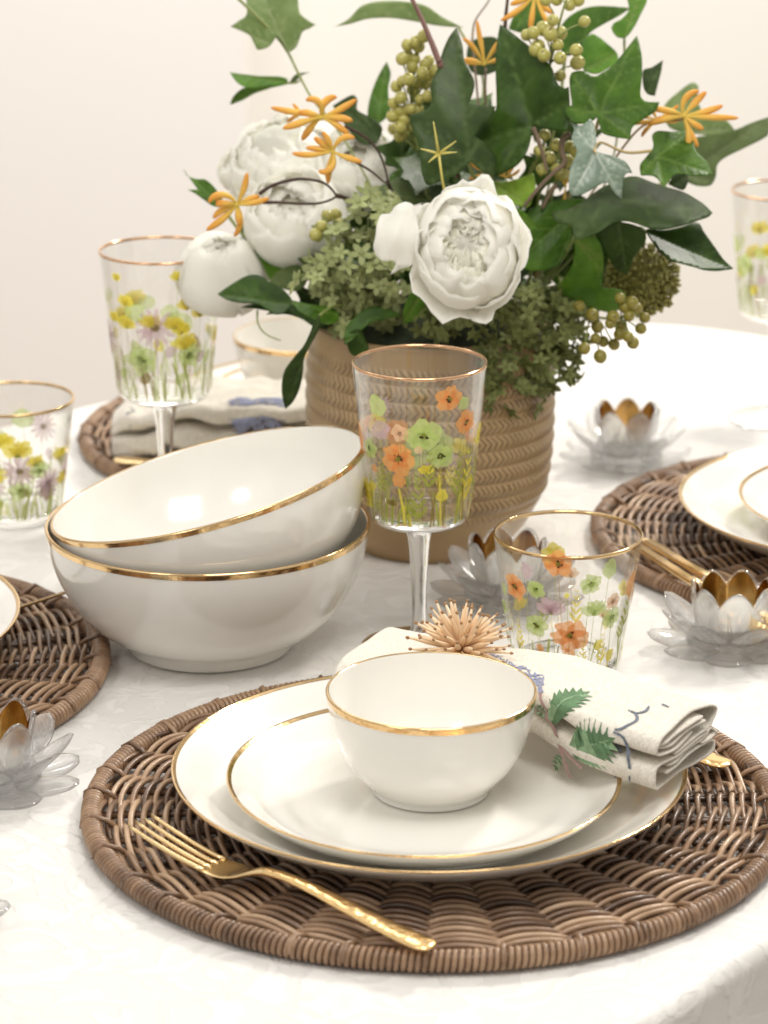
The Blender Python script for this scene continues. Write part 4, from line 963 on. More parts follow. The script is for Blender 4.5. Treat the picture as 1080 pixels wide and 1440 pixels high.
out = smooth_outline([(582, 290), (570, 284), (556, 290), (548, 300), (536, 302), (530, 316), (528, 332), (525, 347), (530, 360), (540, 367), (552, 366), (556, 372), (549, 386), (565, 378), (580, 372), (590, 340)])
res = delaunay_2d_cdt([Vector(p) for p in out]+[Vector((x, y)) for x in range(535, 582, 6) for y in range(298, 372, 6)], [], [list(range(len(out)))], 1, 1e-4)
for p in res[0]: mb.vert(at_y(p.x, p.y, 1.712+.00022*(585-p.x)*.5+.004*math.sin(p.y*.07)+.0022*math.sin(p.x*.16+p.y*.05))-t.location)
for f in res[2]: mb.face(*reversed(f))
lp = mb.build('loose_petal', petalw, t, solid=.0003, offset=0); lp.scale = (1, 1, 1/1.17)
SOFT = [(5, 1.0, 42, 48, .06, 0), (5, .92, 28, 42, .08, 0), (5, .82, 20, 38, .10, 0), (5, .70, 12, 38, .14, 0), (4, .5, 5, 45, .2, 1)]
peony('closed white peony bud hanging lowest at the left over the tall wine glass', 311, 388, 1.86, 66, (.10, -.55, .85), [(5, 1.02, 16, 50, .03, 0), (5, .94, 8, 50, .04, 0), (4, .84, 4, 55, .06, 0)], 12)
peony('soft rounded white peony left of centre below the curved twigs', 414, 310, 1.865, 74, (-.2, -.8, .7), SOFT, 21)
peony('wide ruffled white peony at the back left between the orange blossoms', 402, 232, 1.935, 78, (-.3, -.6, .9), FULL[:6], 31)
peony('white peony behind the curved twigs, nearest the berry spike', 505, 240, 1.90, 62, (-.1, -.8, .8), SOFT, 41)
peony('smallest white bloom at the far left, pale and blurred', 340, 240, 1.95, 36, (-.6, -.5, .8), SOFT[1:], 51)

# ================================================================ BLOSSOMS, TWIGS, BERRIES
def blossom_at(t, px, py, Y, size, angs, mat, seed, thin=.8):
    """burst of curled finger-like petals; angs: (angle deg in the picture, length factor, curl)"""
    rnd = random.Random(seed); c = at_y(px, py, Y)-t.location; k = size*Y*1.045/F
    mb = MB()
    for (a, l, cu) in angs:
        a = R(a); dz = rnd.uniform(-.5, .3); p = c.copy(); pts = [p.copy()]; rad = [k*thin*.05]; m = 14
        tw = rnd.uniform(-.3, .3); wmax = rnd.uniform(.085, .118)
        for i in range(1, m+1):
            v = i/m; aa = a+cu*2.6*v**1.4+tw*math.sin(v*4)*.4
            p = p+(Vector((math.cos(aa), dz*(1-v*.6), math.sin(aa))))*(k*l*1.22/m); pts.append(p.copy())
            rad.append(k*thin*(.045+wmax*math.sin(PI*min(1, v**1.3*.86+.04))**1.3)*(1 if v < 1 else .35))
        n0 = len(mb.v); mb.tube(pts, rad, 8)
        for q_ in range(n0, len(mb.v)): mb.t[q_] = (q_-n0)//8/m*.75
    mb.tone = 0; mb.ball(c, k*.10, 10, 7)
    return mb.build('blossom', mat, t, tones=True)
def star(n, seed, lo=.7, hi=1.0, cu=.6):
    r = random.Random(seed); return [(360*i/n+r.uniform(-14, 14), r.uniform(lo, hi), r.uniform(-cu, cu)) for i in range(n)]
OG = 'orange blossom twigs'
t = sprig_thing('blossom_twig', 'curved dark twig ending in an orange blossom at the far left of the bouquet', 'blossom twig', OG)
blossom_at(t, 333, 288, 1.79, 40, [(110, 1.0, .9), (62, 1.0, .15), (25, .7, -.1), (155, .6, .3), (200, .8, .2), (232, 1.15, -.15), (300, 1.0, -.5), (268, .6, .1), (8, .95, .1), (180, .6, -.2)], blossom, 1)
W1 = lambda pts, Y: [(x, y, Y) for x, y in pts]
add_stem(t, [(W1(c0([(480, 590), (540, 550), (620, 522), (700, 508), (780, 515), (830, 530), (870, 560), (900, 600)]), 1.79), .0013), (W1(c0([(500, 636), (600, 636), (700, 642), (800, 640), (870, 620), (900, 600)]), 1.79), .0012), ([(473, 275, 1.79), (495, 285, 1.80), (540, 330, 1.83), (600, 440, 1.85)], .0016)], twigm, 'twig')
t = sprig_thing('blossom_twig', 'twig with two orange blossoms one above the other over the back peonies', 'blossom twig', OG)
blossom_at(t, 452, 165, 1.80, 44, [(165, 1.3, .05), (185, 1.0, .1), (100, .75, -.7), (20, 1.0, .1), (5, .8, -.15), (215, .8, .2), (-18, .85, -.2), (70, .8, .9), (150, .6, .2)], blossom, 2)
blossom_at(t, 468, 213, 1.785, 38, [(190, 1.2, -.15), (165, .8, .1), (100, .7, .2), (70, .9, -.6), (255, 1.0, .1), (290, .9, -.9), (135, .7, .1), (-25, .9, .1)], blossom, 3)
blossom_at(t, 425, 160, 1.81, 20, [(165, 1, .2), (200, 1, .1), (130, .8, 0)], blossom, 5)
add_stem(t, [(W1(c1([(600, 435), (650, 460), (690, 490), (720, 530), (740, 580), (750, 625)]), 1.80), .0011), (W1(c1([(635, 558), (690, 590), (740, 632)]), 1.79), .0010), ([(545, 255, 1.80), (570, 320, 1.83), (610, 440, 1.85)], .0013)], twigm, 'twig')
t = sprig_thing('blossom_twig', 'orange blossom standing between the two broad dark leaves at the top', 'blossom twig', OG)
blossom_at(t, 681, 90, 1.86, 30, [(95, 1.6, .05), (125, 1.3, .1), (55, 1.2, 0), (180, 1.0, -.1), (160, .9, .2), (20, .8, 0)], blossom, 6)
add_stem(t, [([(683, 96, 1.86), (683, 150, 1.86), (690, 250, 1.86), (680, 440, 1.85)], .0009), ([(664, 57, 1.90), (668, 30, 1.91), (685, 5, 1.92), (700, -20, 1.93)], .0008), ([(664, 57, 1.90), (672, 140, 1.88), (680, 240, 1.86), (680, 440, 1.85)], .0009)], twigg, 'twig')
t = sprig_thing('blossom_twig', 'orange blossoms dangling at the top edge beside the pale berries', 'blossom twig', OG)
blossom_at(t, 752, -8, 1.84, 36, [(232, 1.3, -.2), (262, 1.1, 0), (290, 1.35, .15), (310, .8, .1), (340, .9, .2), (200, .8, 0)], blossom, 7)
add_stem(t, [([(710, 40, 1.86), (712, 15, 1.86), (716, -20, 1.86)], .0014), ([(710, 40, 1.86), (715, 160, 1.86), (700, 440, 1.85)], .0014)], twigm, 'twig')
t = sprig_thing('blossom_twig', 'yellow orange blossoms at the right beyond the pale silvery leaf', 'blossom twig', OG)
blossom_at(t, 962, 163, 1.80, 42, [(150, 1.0, .2), (115, .9, -.8), (55, .85, -.1), (10, 1.05, .1), (-5, 1.4, .05), (-62, 1.0, -.3), (-80, .9, .2), (185, 1.0, .1), (-40, .6, .1)], blossom, 8)
blossom_at(t, 924, 168, 1.81, 26, [(30, 1.1, .1), (170, 1.3, .2), (200, 1.2, -.1), (225, 1.0, .1), (345, 1.0, .2), (120, .8, 0)], blossom, 9)
add_stem(t, [([(960, 168, 1.80), (930, 172, 1.81), (890, 190, 1.82), (800, 320, 1.84), (720, 440, 1.85)], .0010)], simple('petiole_tan', (.35, .22, .09), .5), 'twig')
t = sprig_thing('blossom_twig', 'orange petals tucked low between the berries and the front peony', 'blossom twig', OG)
blossom_at(t, 692, 247, 1.81, 26, [(150, 1.2, 0), (170, 1.0, .2), (20, .9, .1), (120, .8, 0), (210, .9, 0)], blossom, 10)
blossom_at(t, 712, 250, 1.80, 18, [(60, 1.0, 0), (20, 1.0, .2), (120, .8, 0), (160, .9, 0)], blossom, 11)
blossom_at(t, 795, 262, 1.815, 20, [(90, 1.4, 0), (270, 1.2, 0), (110, .8, .1), (75, 1, 0)], blossom, 12)
add_stem(t, [([(700, 255, 1.81), (700, 330, 1.83), (690, 440, 1.85)], .001), (W1(c2([(398, 460), (372, 480), (368, 520), (378, 560), (345, 590), (310, 625), (270, 670), (238, 712)]), 1.79), .0021), (W1(c2([(350, 640), (330, 660), (300, 720)]), 1.80), .0018), (W1(c2([(270, 440), (290, 490), (310, 560), (318, 590)]), 1.785), .0016)], twigg, 'twig')
t = sprig_thing('thin_star_stem', 'thin yellowish five pointed star stem before the broad dark leaf', 'star stem', None)
mb = MB(); c = at_y(617, 216, 1.735)
for (x, y) in c1([(907, 420), (985, 487), (988, 525), (890, 560), (862, 513), (937, 622)]):
    e = at_y(x, y, 1.73); mb.tube([c-TOP, (c+e)/2-TOP, e-TOP], [.0010, .0007, .0003], 7)
mb.tube([c-TOP, at_y(622, 254, 1.735)-TOP, at_y(640, 330, 1.78)-TOP, at_y(640, 440, 1.84)-TOP], .0008, 7)
mb.build('star', blossomy, t)
t = sprig_thing('bare_twig', 'bare reddish twig leaning out of the top of the bouquet', 'twig', None)
add_stem(t, [([(618, 88, 1.80), (605, 55, 1.81), (590, 20, 1.82), (570, -20, 1.83)], .0021), ([(618, 88, 1.80), (640, 200, 1.83), (650, 440, 1.85)], .0022)], simple('twig_red', (.16, .075, .055), .6, var=.3, scale=120), 'twig')

def berries(label, pts, Y, r, stempts, mat=berrym, seed=0, group='berry sprays'):
    rnd = random.Random(seed); t = sprig_thing('berry_spray', label, 'berry spray', group); k = Y*1.045/F
    sm = MB(); b0 = None
    P = [at_y(x, y, y_)-TOP for x, y, y_ in spline(stempts, 8)]
    sm.tube(P, [.0012*(1-.5*i/len(P)) for i in range(len(P))], 7)
    tipd = MB()
    for (x, y) in pts:
        yy = Y+rnd.uniform(-.012, .014); c = at_y(x, y, yy)-TOP; rr = r*rnd.uniform(.85, 1.12)
        if b0 is None:
            bm = MB(); bm.ball((0, 0, 0), 1, 18, 12, (1, 1, 1.06)); bm.mi = 1; bm.ball((0, 0, -1.05), .16, 8, 5, (1, 1, .6))
            b0 = b = bm.build('berry', [mat, berryd], t)
        else: b = b0.copy(); link(b, t)
        b.location = c; b.scale = (rr*k,)*3
        j = min(range(len(P)), key=lambda i: (P[i]-c).length+.004*rnd.random()); a = P[max(0, j-3)]
        d = (c-a).normalized(); b.rotation_euler = (-d).to_track_quat('Z', 'Y').to_euler()
        sm.tube([a, (a+c)/2+Vector((0, .001, .0015)), c-d*rr*k*.9], [.0006, .0005, .0006], 6)
    sm.build('stem', stemg, t); return t
pA = c4([(140, 195), (95, 225), (50, 245), (110, 250), (75, 362), (20, 320), (130, 395), (145, 350), (205, 385), (160, 405), (55, 430), (100, 445), (20, 440), (140, 450), (118, 540), (160, 520), (15, 530), (40, 595), (10, 600), (70, 590), (105, 595), (30, 650), (10, 690), (60, 690), (5, 740), (35, 720), (165, 330), (180, 450), (80, 485), (-10, 470), (-25, 560), (-30, 630), (-25, 700), (45, 310), (90, 320)])
berries('berry spray standing left of the broadest dark leaf, its berries densest', pA, 1.835, 8.2, [(640, 440, 1.85), (600, 260, 1.845), (578, 160, 1.84), (590, 60, 1.84)], seed=1)
pB = c4([(785, 155), (825, 185), (880, 180), (695, 190), (732, 178), (865, 243), (965, 272), (972, 340), (878, 315), (880, 412), (745, 270), (790, 300), (840, 110), (1010, 117), (930, 28), (800, 0), (860, 0), (975, 0), (760, 250)])
berries('pale berry spray at the top edge between the dark leaves', pB, 1.80, 9.0, [(740, 440, 1.85), (765, 200, 1.83), (772, 100, 1.81), (790, 20, 1.80), (800, -10, 1.80)], seed=2)
pC = c2([(350, 500), (325, 545), (395, 505), (390, 555), (300, 585), (350, 585), (310, 465), (368, 600), (420, 520), (290, 520)])
berries('short berry cluster behind the silvery leaf', pC, 1.80, 9.0, [(730, 440, 1.85), (770, 300, 1.82), (785, 230, 1.81), (790, 200, 1.80)], seed=3)
pD = c6([(475, 645), (535, 670), (520, 735), (425, 775), (480, 790), (600, 745), (580, 800), (515, 840), (540, 870), (445, 880), (390, 865), (350, 850), (375, 940), (295, 900), (335, 730), (270, 685), (500, 690), (360, 790), (440, 740), (555, 700), (470, 830)])
berries('olive berry spray hanging out over the cloth at the right of the planter', pD, 1.775, 8.6, [(740, 450, 1.84), (800, 440, 1.80), (830, 445, 1.785), (865, 448, 1.78), (895, 440, 1.775)], mat=simple('berry_olive', (.24, .205, .03), .4, var=.35, scale=150, coat=.15), seed=4)
pE = c1([(540, 745), (570, 740), (585, 775), (500, 810), (545, 800), (520, 780), (600, 800)])
berries('few small berries showing above the left green florets', pE, 1.80, 8.0, [(560, 440, 1.84), (500, 360, 1.81), (470, 310, 1.80)], seed=5)

def floret_mb(mb, c, nrm, s, rnd):
    q = nrm.to_track_quat('Z', 'Y').to_matrix(); a0 = rnd.uniform(0, 6.28); n = 5
    for i in range(n):
        a = a0+2*PI*i/n+rnd.uniform(-.12, .12); up = rnd.uniform(-.15, .35)
        def fn(u, v):
            x = (u-.5)*2; w_ = .25*math.sin(PI*min(1, v*.92+.08))**.7
            r_ = .08+.92*v
            p = Vector((r_*math.cos(a)-x*w_*math.sin(a), r_*math.sin(a)+x*w_*math.cos(a), up*v*v+.12*x*x-.03))
            return c+(q @ p)*s
        mb.grid(fn, 2, 4)
    mb.ball(c+nrm*s*.04, s*.11, 6, 4)
def florets(label, zones, Yf, n, size, mat, seed, group='green floret sprigs'):
    rnd = random.Random(seed); t = sprig_thing('floret_sprig', label, 'floret sprig', group); mb = MB(); st = MB(); tot = sum(z[4] for z in zones)
    for i in range(n):
        r_ = rnd.uniform(0, tot)
        for z in zones:
            r_ -= z[4]
            if r_ <= 0: break
        a = rnd.uniform(0, 6.28); q = math.sqrt(rnd.random())
        px = z[0]+z[2]*q*math.cos(a); py = z[1]+z[3]*q*math.sin(a)
        Y = Yf(px, py)-.030*(1-q*q)*rnd.uniform(.3, 1.0)+rnd.uniform(-.004, .02)
        c = at_y(px, py, Y)-TOP; nm = Vector((q*math.cos(a)*.9+rnd.uniform(-.6, .6), -1+rnd.uniform(-.2, .7), -q*math.sin(a)*.8+.35+rnd.uniform(-.6, .6))).normalized()
        s = size*rnd.uniform(.75, 1.2)*Y*1.045/F
        floret_mb(mb, c, nm, s, rnd)
        e = at_y(z[0]+(px-z[0])*.35, z[1]+(py-z[1])*.35-10, Yf(px, py)+.035)-TOP
        st.tube([c, (c+e)/2+Vector((0, 0, .002)), e], [.0003, .0005, .0008], 4)
    mb.build('florets', mat, t, solid=.0003, offset=0); st.build('stalks', stemg if mat is floret1 else floret2, t); return t
florets('pale green floret sprig left of the front peony', [(500, 372, 66, 66, 6), (520, 300, 55, 32, 1.6), (545, 410, 45, 50, 2.0), (440, 395, 34, 34, 1.0), (492, 430, 42, 34, 1.2), (488, 468, 22, 16, .3)], lambda x, y: 1.785, 120, 17, floret1, 5)
florets('dark green floret sprig spilling over the planter rim at the right', [(720, 440, 118, 52, 5), (745, 505, 70, 48, 3), (640, 452, 62, 26, 1.3), (720, 560, 52, 26, 1.0), (800, 455, 34, 52, 1.2), (780, 520, 44, 24, .8), (690, 520, 20, 40, .5)], lambda x, y: 1.765+.00030*(abs(x-640)-40) if x > 640 else 1.765, 260, 14.5, floret2, 6)
t = sprig_thing('seed_head', 'round olive green seed head under the dark leaves at the right', 'seed head', None); rnd = random.Random(8); mb = MB(); c = at_y(903, 392, 1.83)-TOP; Rb = 50*1.83*1.045/F
mb.ball(c, Rb*.80, 20, 14)
for i in range(620):
    z = 1-2*(i+.5)/620; a = i*2.39996; rr = math.sqrt(1-z*z); d = (Vector((rr*math.cos(a), rr*math.sin(a), z))+Vector([rnd.uniform(-.09, .09) for _ in range(3)])).normalized()
    if d.y > .35: continue
    L_ = Rb*rnd.uniform(.92, 1.06); p = c+d*L_; n2 = (d+Vector((rnd.uniform(-.4, .4),)*3)).normalized()
    mb.tube([c+d*Rb*.8, p-n2*.0009, p, p+n2*.0009, p+n2*.0014], [.0004, .0007, .0013, .0009, .0003], 6)
mb.build('head', budm, t); add_stem(t, [([(890, 400, 1.84), (830, 430, 1.85), (740, 450, 1.85)], .0015)], stemg)
# ================================================================ NAPKINS
def linen_mat():
    m, nt, b, out = newmat('linen'); L = nt.links.new
    b.inputs['Base Color'].default_value = (.82, .77, .68, 1); b.inputs['Roughness'].default_value = .85; b.inputs['Sheen Weight'].default_value = .2
    tc = N(nt, 'ShaderNodeTexCoord')
    mp = N(nt, 'ShaderNodeMapping'); mp.inputs['Rotation'].default_value = (0, 0, .55); mp.inputs['Scale'].default_value = (1, 6, 1); L(tc.outputs['Object'], mp.inputs['Vector'])
    mq = N(nt, 'ShaderNodeMapping'); mq.inputs['Rotation'].default_value = (0, 0, .55); mq.inputs['Scale'].default_value = (6, 1, 6); L(tc.outputs['Object'], mq.inputs['Vector'])
    n1 = N(nt, 'ShaderNodeTexNoise', Scale=260.0, Detail=2.0); L(mp.outputs[0], n1.inputs['Vector'])
    n2 = N(nt, 'ShaderNodeTexNoise', Scale=260.0, Detail=2.0); L(mq.outputs[0], n2.inputs['Vector'])
    ad = N(nt, 'ShaderNodeMath', operation='ADD'); L(n1.outputs['Fac'], ad.inputs[0]); L(n2.outputs['Fac'], ad.inputs[1])
    bp = N(nt, 'ShaderNodeBump', Strength=.5, Distance=.0005); L(ad.outputs[0], bp.inputs['Height'])
    n3 = N(nt, 'ShaderNodeTexNoise', Scale=22.0, Detail=3.0, Distortion=.8); L(tc.outputs['Object'], n3.inputs['Vector'])
    b3 = N(nt, 'ShaderNodeBump', Strength=.5, Distance=.003); L(n3.outputs['Fac'], b3.inputs['Height']); L(bp.outputs['Normal'], b3.inputs['Normal']); L(b3.outputs['Normal'], b.inputs['Normal'])
    cr_ = N(nt, 'ShaderNodeMix', data_type='RGBA'); mr = N(nt, 'ShaderNodeMapRange'); L(ad.outputs[0], mr.inputs[0]); mr.inputs[1].default_value = .8; mr.inputs[2].default_value = 1.25
    L(mr.outputs[0], cr_.inputs['Factor']); cr_.inputs['A'].default_value = (.60, .55, .46, 1); cr_.inputs['B'].default_value = (.78, .73, .64, 1); L(cr_.outputs['Result'], b.inputs['Base Color'])
    return m
linen = linen_mat()
inks = {'green': simple('ink_green', (.10, .19, .09), .8, var=.5, scale=300), 'green2': simple('ink_light_green', (.22, .34, .19), .8, var=.4, scale=300), 'blue': simple('ink_blue', (.24, .26, .38), .8, var=.5, scale=300),
        'grey': simple('stitch_blue_grey', (.13, .15, .19), .8, var=.4, scale=500), 'mauve': simple('ink_mauve', (.42, .27, .25), .8, var=.3, scale=300), 'yellow': simple('ink_yellow', (.55, .48, .14), .8, var=.3)}
IK = list(inks)
class Ribbon:
    """folded cloth swept along a centre line; profile points (across -1..1, height 0..1)"""
    def __init__(s, cl, cross, wid, z0, z1, wob=.0012):
        s.cl = cl; s.cross = cross; s.wid = wid; s.z0 = z0; s.z1 = z1; s.wob = wob
    def at(s, t, a, b):
        c = Vector((interp([(x[0], x[1]) for x in s.cl], t), interp([(x[0], x[2]) for x in s.cl], t), 0)) if 0 else None
        k = t*(len(s.cl)-1); i = min(int(k), len(s.cl)-2); f = k-i
        q = [s.cl[max(i-1, 0)], s.cl[i], s.cl[i+1], s.cl[min(i+2, len(s.cl)-1)]]
        c = cr(*q, f); w = interp(s.wid, t); z0 = interp(s.z0, t); z1 = interp(s.z1, t)
        cr_ = Vector((interp([(x[0], x[1]) for x in s.cross], t), interp([(x[0], x[2]) for x in s.cross], t), 0)).normalized()
        z = z0+(z1-z0)*b
        p = Vector((c[0], c[1], z))+cr_*(a*w)
        p += Vector((0, 0, 1))*s.wob*noise.noise(Vector((p.x*55, p.y*55, b*2)))+cr_*s.wob*.8*noise.noise(Vector((t*6, b*4, a)))
        return p
    def sheet(s, mb, prof, n=60, ext=None):
        pr = spline(prof, 6); idx = []
        m = len(pr)
        for j in range(n+1):
            row = []
            for i, (a, b) in enumerate(pr):
                e = ext(i/(m-1), j/n) if ext else 0
                row.append(mb.vert(s.at(j/n+e*(j/n)**6, a, b)))
            idx.append(row)
        for j in range(n):
            for i in range(m-1): mb.face(idx[j][i], idx[j+1][i], idx[j+1][i+1], idx[j][i+1])
class Decal:
    def __init__(s, f): s.f = f; s.mb = MB(); s.k = 0
    def poly(s, pts, ink, c=None):
        s.k += 1; off = .00035+.00002*(s.k % 8); s.mb.mi = IK.index(ink)
        cx = sum(p[0] for p in pts)/len(pts); cy = sum(p[1] for p in pts)/len(pts)
        if c: cx, cy = c
        ci = s.mb.vert(s.f(cx, cy, off)); L1 = [s.mb.vert(s.f(cx+(p[0]-cx)*.5, cy+(p[1]-cy)*.5, off)) for p in pts]; L2 = [s.mb.vert(s.f(p[0], p[1], off)) for p in pts]; n = len(pts)
        for i in range(n):
            j = (i+1) % n; s.mb.face(ci, L1[i], L1[j]); s.mb.face(L1[i], L2[i], L2[j], L1[j])
    def line(s, pts, w, ink, ends=.3):
        s.k += 1; off = .00045+.00002*(s.k % 8); s.mb.mi = IK.index(ink); pts = spline(pts, 6); m = len(pts); A = []; B = []
        for i, p in enumerate(pts):
            q0 = pts[max(i-1, 0)]; q1 = pts[min(i+1, m-1)]; dx, dy = q1[0]-q0[0], q1[1]-q0[1]; l = math.hypot(dx, dy) or 1
            ww = w*(ends+(1-ends)*math.sin(PI*i/(m-1)))*(1+.2*math.sin(i*2.3))
            A.append(s.mb.vert(s.f(p[0]-dy/l*ww, p[1]+dx/l*ww, off))); B.append(s.mb.vert(s.f(p[0]+dy/l*ww, p[1]-dx/l*ww, off)))
        for i in range(m-1): s.mb.face(A[i], A[i+1], B[i+1], B[i])
    def frond(s, x, y, L_, W, a, ink, ink2, rnd, teeth=7):
        d = (math.cos(a), math.sin(a)); n = (-d[1], d[0])
        for sg in (-1, 1):
            for k in range(teeth):
                v = (k+.3)/teeth; w = W*math.sin(PI*(v*.82+.12))**.8; bx = x+d[0]*L_*v; by = y+d[1]*L_*v
                tx = bx+n[0]*sg*w+d[0]*L_*.16; ty = by+n[1]*sg*w+d[1]*L_*.16; hw = L_*.085
                s.poly([(bx-d[0]*hw, by-d[1]*hw), (bx+n[0]*sg*w*.55-d[0]*hw*.5, by+n[1]*sg*w*.55-d[1]*hw*.5), (tx, ty), (bx+n[0]*sg*w*.5+d[0]*hw*1.3, by+n[1]*sg*w*.5+d[1]*hw*1.3), (bx+d[0]*hw, by+d[1]*hw)], ink if rnd.random() < .65 else ink2)
        s.poly([(x+d[0]*L_*.9-n[0]*W*.2, y+d[1]*L_*.9-n[1]*W*.2), (x+d[0]*L_*1.15, y+d[1]*L_*1.15), (x+d[0]*L_*.9+n[0]*W*.2, y+d[1]*L_*.9+n[1]*W*.2)], ink)
        s.line([(x, y), (x+d[0]*L_*.5, y+d[1]*L_*.5), (x+d[0]*L_, y+d[1]*L_)], W*.05, ink2)
nap = thing('napkin', 'folded linen napkin printed with leaves, held by the straw ring behind the front bowl', 'napkin', (.10, 1.38, .04), 0, 'printed linen napkins')
NL = nap.location.copy()
RB = Ribbon([(.0405, 1.450), (.067, 1.440), (.096, 1.409), (.122, 1.375), (.1545, 1.3465)],
            [(0, .62, .80), (.5, .60, .80), (1, .56, .83)], [(0, .016), (.25, .022), (.5, .0295), (.8, .032), (1, .0315)],
            [(0, .050), (.2, .044), (.45, .0425), (1, .0385)], [(0, .060), (.2, .063), (.45, .067), (.7, .067), (1, .0665)])
top = [(.20, .70), (-.30, .66), (-.72, .66), (-.93, .70), (-1.0, .80), (-.95, .93), (-.78, 1.0), (-.3, 1.03), (.3, 1.03), (.80, 1.0), (.98, .92), (1.0, .82), (.93, .70), (.80, .62), (.2, .58), (-.45, .56)]
inn = [(.55, .88), (.0, .90), (-.55, .88), (-.80, .84), (-.82, .78), (-.5, .77), (.1, .80), (.6, .80)]
low = [(.75, .50), (.2, .50), (-.5, .48), (-.88, .46), (-1.02, .38), (-1.05, .22), (-.98, .06), (-.75, .0), (-.2, .0), (.4, .0), (.86, .03), (.98, .14), (.92, .26), (.5, .30), (-.2, .30), (-.7, .26)]
mid = [(-.62, .37), (-.2, .40), (.4, .42), (.95, .46), (1.06, .40), (1.0, .34), (.5, .36)]
mb = MB()
for pf in (top, inn, low, mid):
    q = [(a, b) for a, b in pf]; n0 = len(mb.v); RB.sheet(mb, q, 60, lambda u, v: .012*math.sin(u*9)+.01*math.sin(u*21))
mb.v = [tuple(Vector(v)-NL) for v in mb.v]
mb.build('folded_cloth', linen, nap, solid=.0011, offset=0)
# fanned tail behind the bowl
TL = Ribbon([(.0420, 1.449), (.026, 1.458), (.012, 1.468), (-.010, 1.484)], [(0, .70, .71), (.5, .62, .78), (1, .45, .89)], [(0, .018), (.4, .030), (1, .040)],
            [(0, .050), (.3, .044), (1, .038)], [(0, .062), (.3, .064), (1, .058)], .0016)
mb = MB()
for pf in ([(-.2, .3), (-.8, .35), (-1, .6), (-.7, .92), (0, 1), (.7, .95), (1, .6), (.8, .3)], [(-.7, .7), (0, .8), (.8, .72)], [(.9, .0), (0, .02), (-.9, .1), (-.95, .3), (-.3, .42)]):
    TL.sheet(mb, pf, 30)
mb.v = [tuple(Vector(v)-NL) for v in mb.v]
mb.build('fanned_tail', linen, nap, solid=.0011, offset=0)
# print: mapped on the top face; u runs along the napkin, w across it (metres)
LEN = .148
pt = spline(top, 6); 
def top_at(u, w, off):
    t = max(0, min(1, u/LEN)); wd = interp(RB.wid, t); a = w/wd
    if a >= -.80: b = 1.0+.03*max(0, 1-(a/.8)**2); aa = min(a, .95)
    else:
        e = (-.80-a)*wd                      # wraps down the rounded front edge
        k = e/.0085
        aa = -.80-.19*math.sin(min(1, k*1.3)*PI/2); b = 1.0-.20*min(1, k)**1.5
        if k > 1: b = .80-(k-1)*.35; aa = -.99-.0*k
        if b < .62: aa = -1.03; 
    p = RB.at(t, aa, b); 
    crs = Vector((.6, .8, 0)); nrm = Vector((0, 0, 1)) if a > -.8 else (Vector((0, 0, 1))*(1-min(1, k))-crs*min(1, k*1.2)).normalized()
    return p+nrm*(off+.0006)-NL
D = Decal(top_at); rnd = random.Random(4)
def inv(px, py, z=.072):
    p = at_z(px, py, z); best = None
    for i in range(101):
        t = i/100; c = RB.at(t, 0, 1); cv = Vector((.6, .8)); d = Vector((p.x-c.x, p.y-c.y)); al = abs(d.x*.8-d.y*.6)
        if best is None or al < best[0]: best = (al, t*LEN, d.dot(cv))
    return best[1], best[2]
a = inv(770, 981); b = inv(822, 966); D.frond(a[0], a[1], math.dist(a, b), .0105, math.atan2(b[1]-a[1], b[0]-a[0]), 'green', 'green2', rnd)
a = inv(783, 1003); b = inv(850, 1020, .068); D.frond(a[0], a[1], math.dist(a, b), .0125, math.atan2(b[1]-a[1], b[0]-a[0]), 'green', 'green2', rnd, 9)
D.frond(*inv(758, 975), .007, .004, 2.4, 'green', 'green2', rnd, 4); D.frond(*inv(757, 1000), .009, .004, -1.9, 'green', 'green2', rnd, 4)
D.line([inv(760, 955), inv(764, 985), inv(772, 1003), inv(785, 1030, .066)], .0011, 'mauve', .7); D.line([inv(752, 968), inv(764, 985), inv(758, 1010), inv(760, 1030, .066)], .0010, 'mauve', .7)
for i in range(170):
    g = rnd.random(); hx, hy = 668+95*g, 915+52*g+rnd.uniform(-13, 13)*(1-.4*g)
    x, y = inv(hx, hy, .066); an = rnd.uniform(-.9, .9)+(0 if rnd.random() < .6 else 1.6); l = rnd.uniform(.002, .0045)
    D.line([(x, y), (x+l*.5*math.cos(an), y+l*.5*math.sin(an)), (x+l*math.cos(an), y+l*math.sin(an))], .00050, 'blue')
for i in range(10): x = rnd.uniform(.008, .016); y = rnd.uniform(.004, .016); D.line([(x, y), (x+.001, y+.001), (x+.002, y+.003)], .0005, 'yellow')
sc_ = [(1, 940, 988), (0, 930, 996), (1, 915, 993), (1, 896, 1000), (0, 885, 996), (1, 893, 1008), (1, 884, 1018), (0, 866, 1015), (1, 872, 1022), (1, 868, 1032), (0, 856, 1040)]
for seq in ([(887, 998), (897, 1001), (908, 998), (914, 991)], [(884, 997), (893, 1002), (894, 1009), (888, 1014), (876, 1016), (866, 1015)], [(864, 1016), (873, 1020), (873, 1028), (867, 1036), (857, 1040)], [(930, 987), (937, 990), (940, 993)]):
    D.line([inv(x, y, .069) for x, y in seq], .00075, 'grey', .5)
D.mb.build('printed_pattern', list(inks.values()), nap)
mb = MB(); pts = []
for i in range(13):
    v = i/12; q = at_y(867+9*math.sin(v*PI)*1.0+(-2 if v > .8 else 0), 1046+47*v, 1.3405-.0035*v-.002*math.sin(v*PI)); pts.append(q-NL)
mb.tube(pts, .0006, 6); mb.build('scalloped_stitch', inks['grey'], nap)

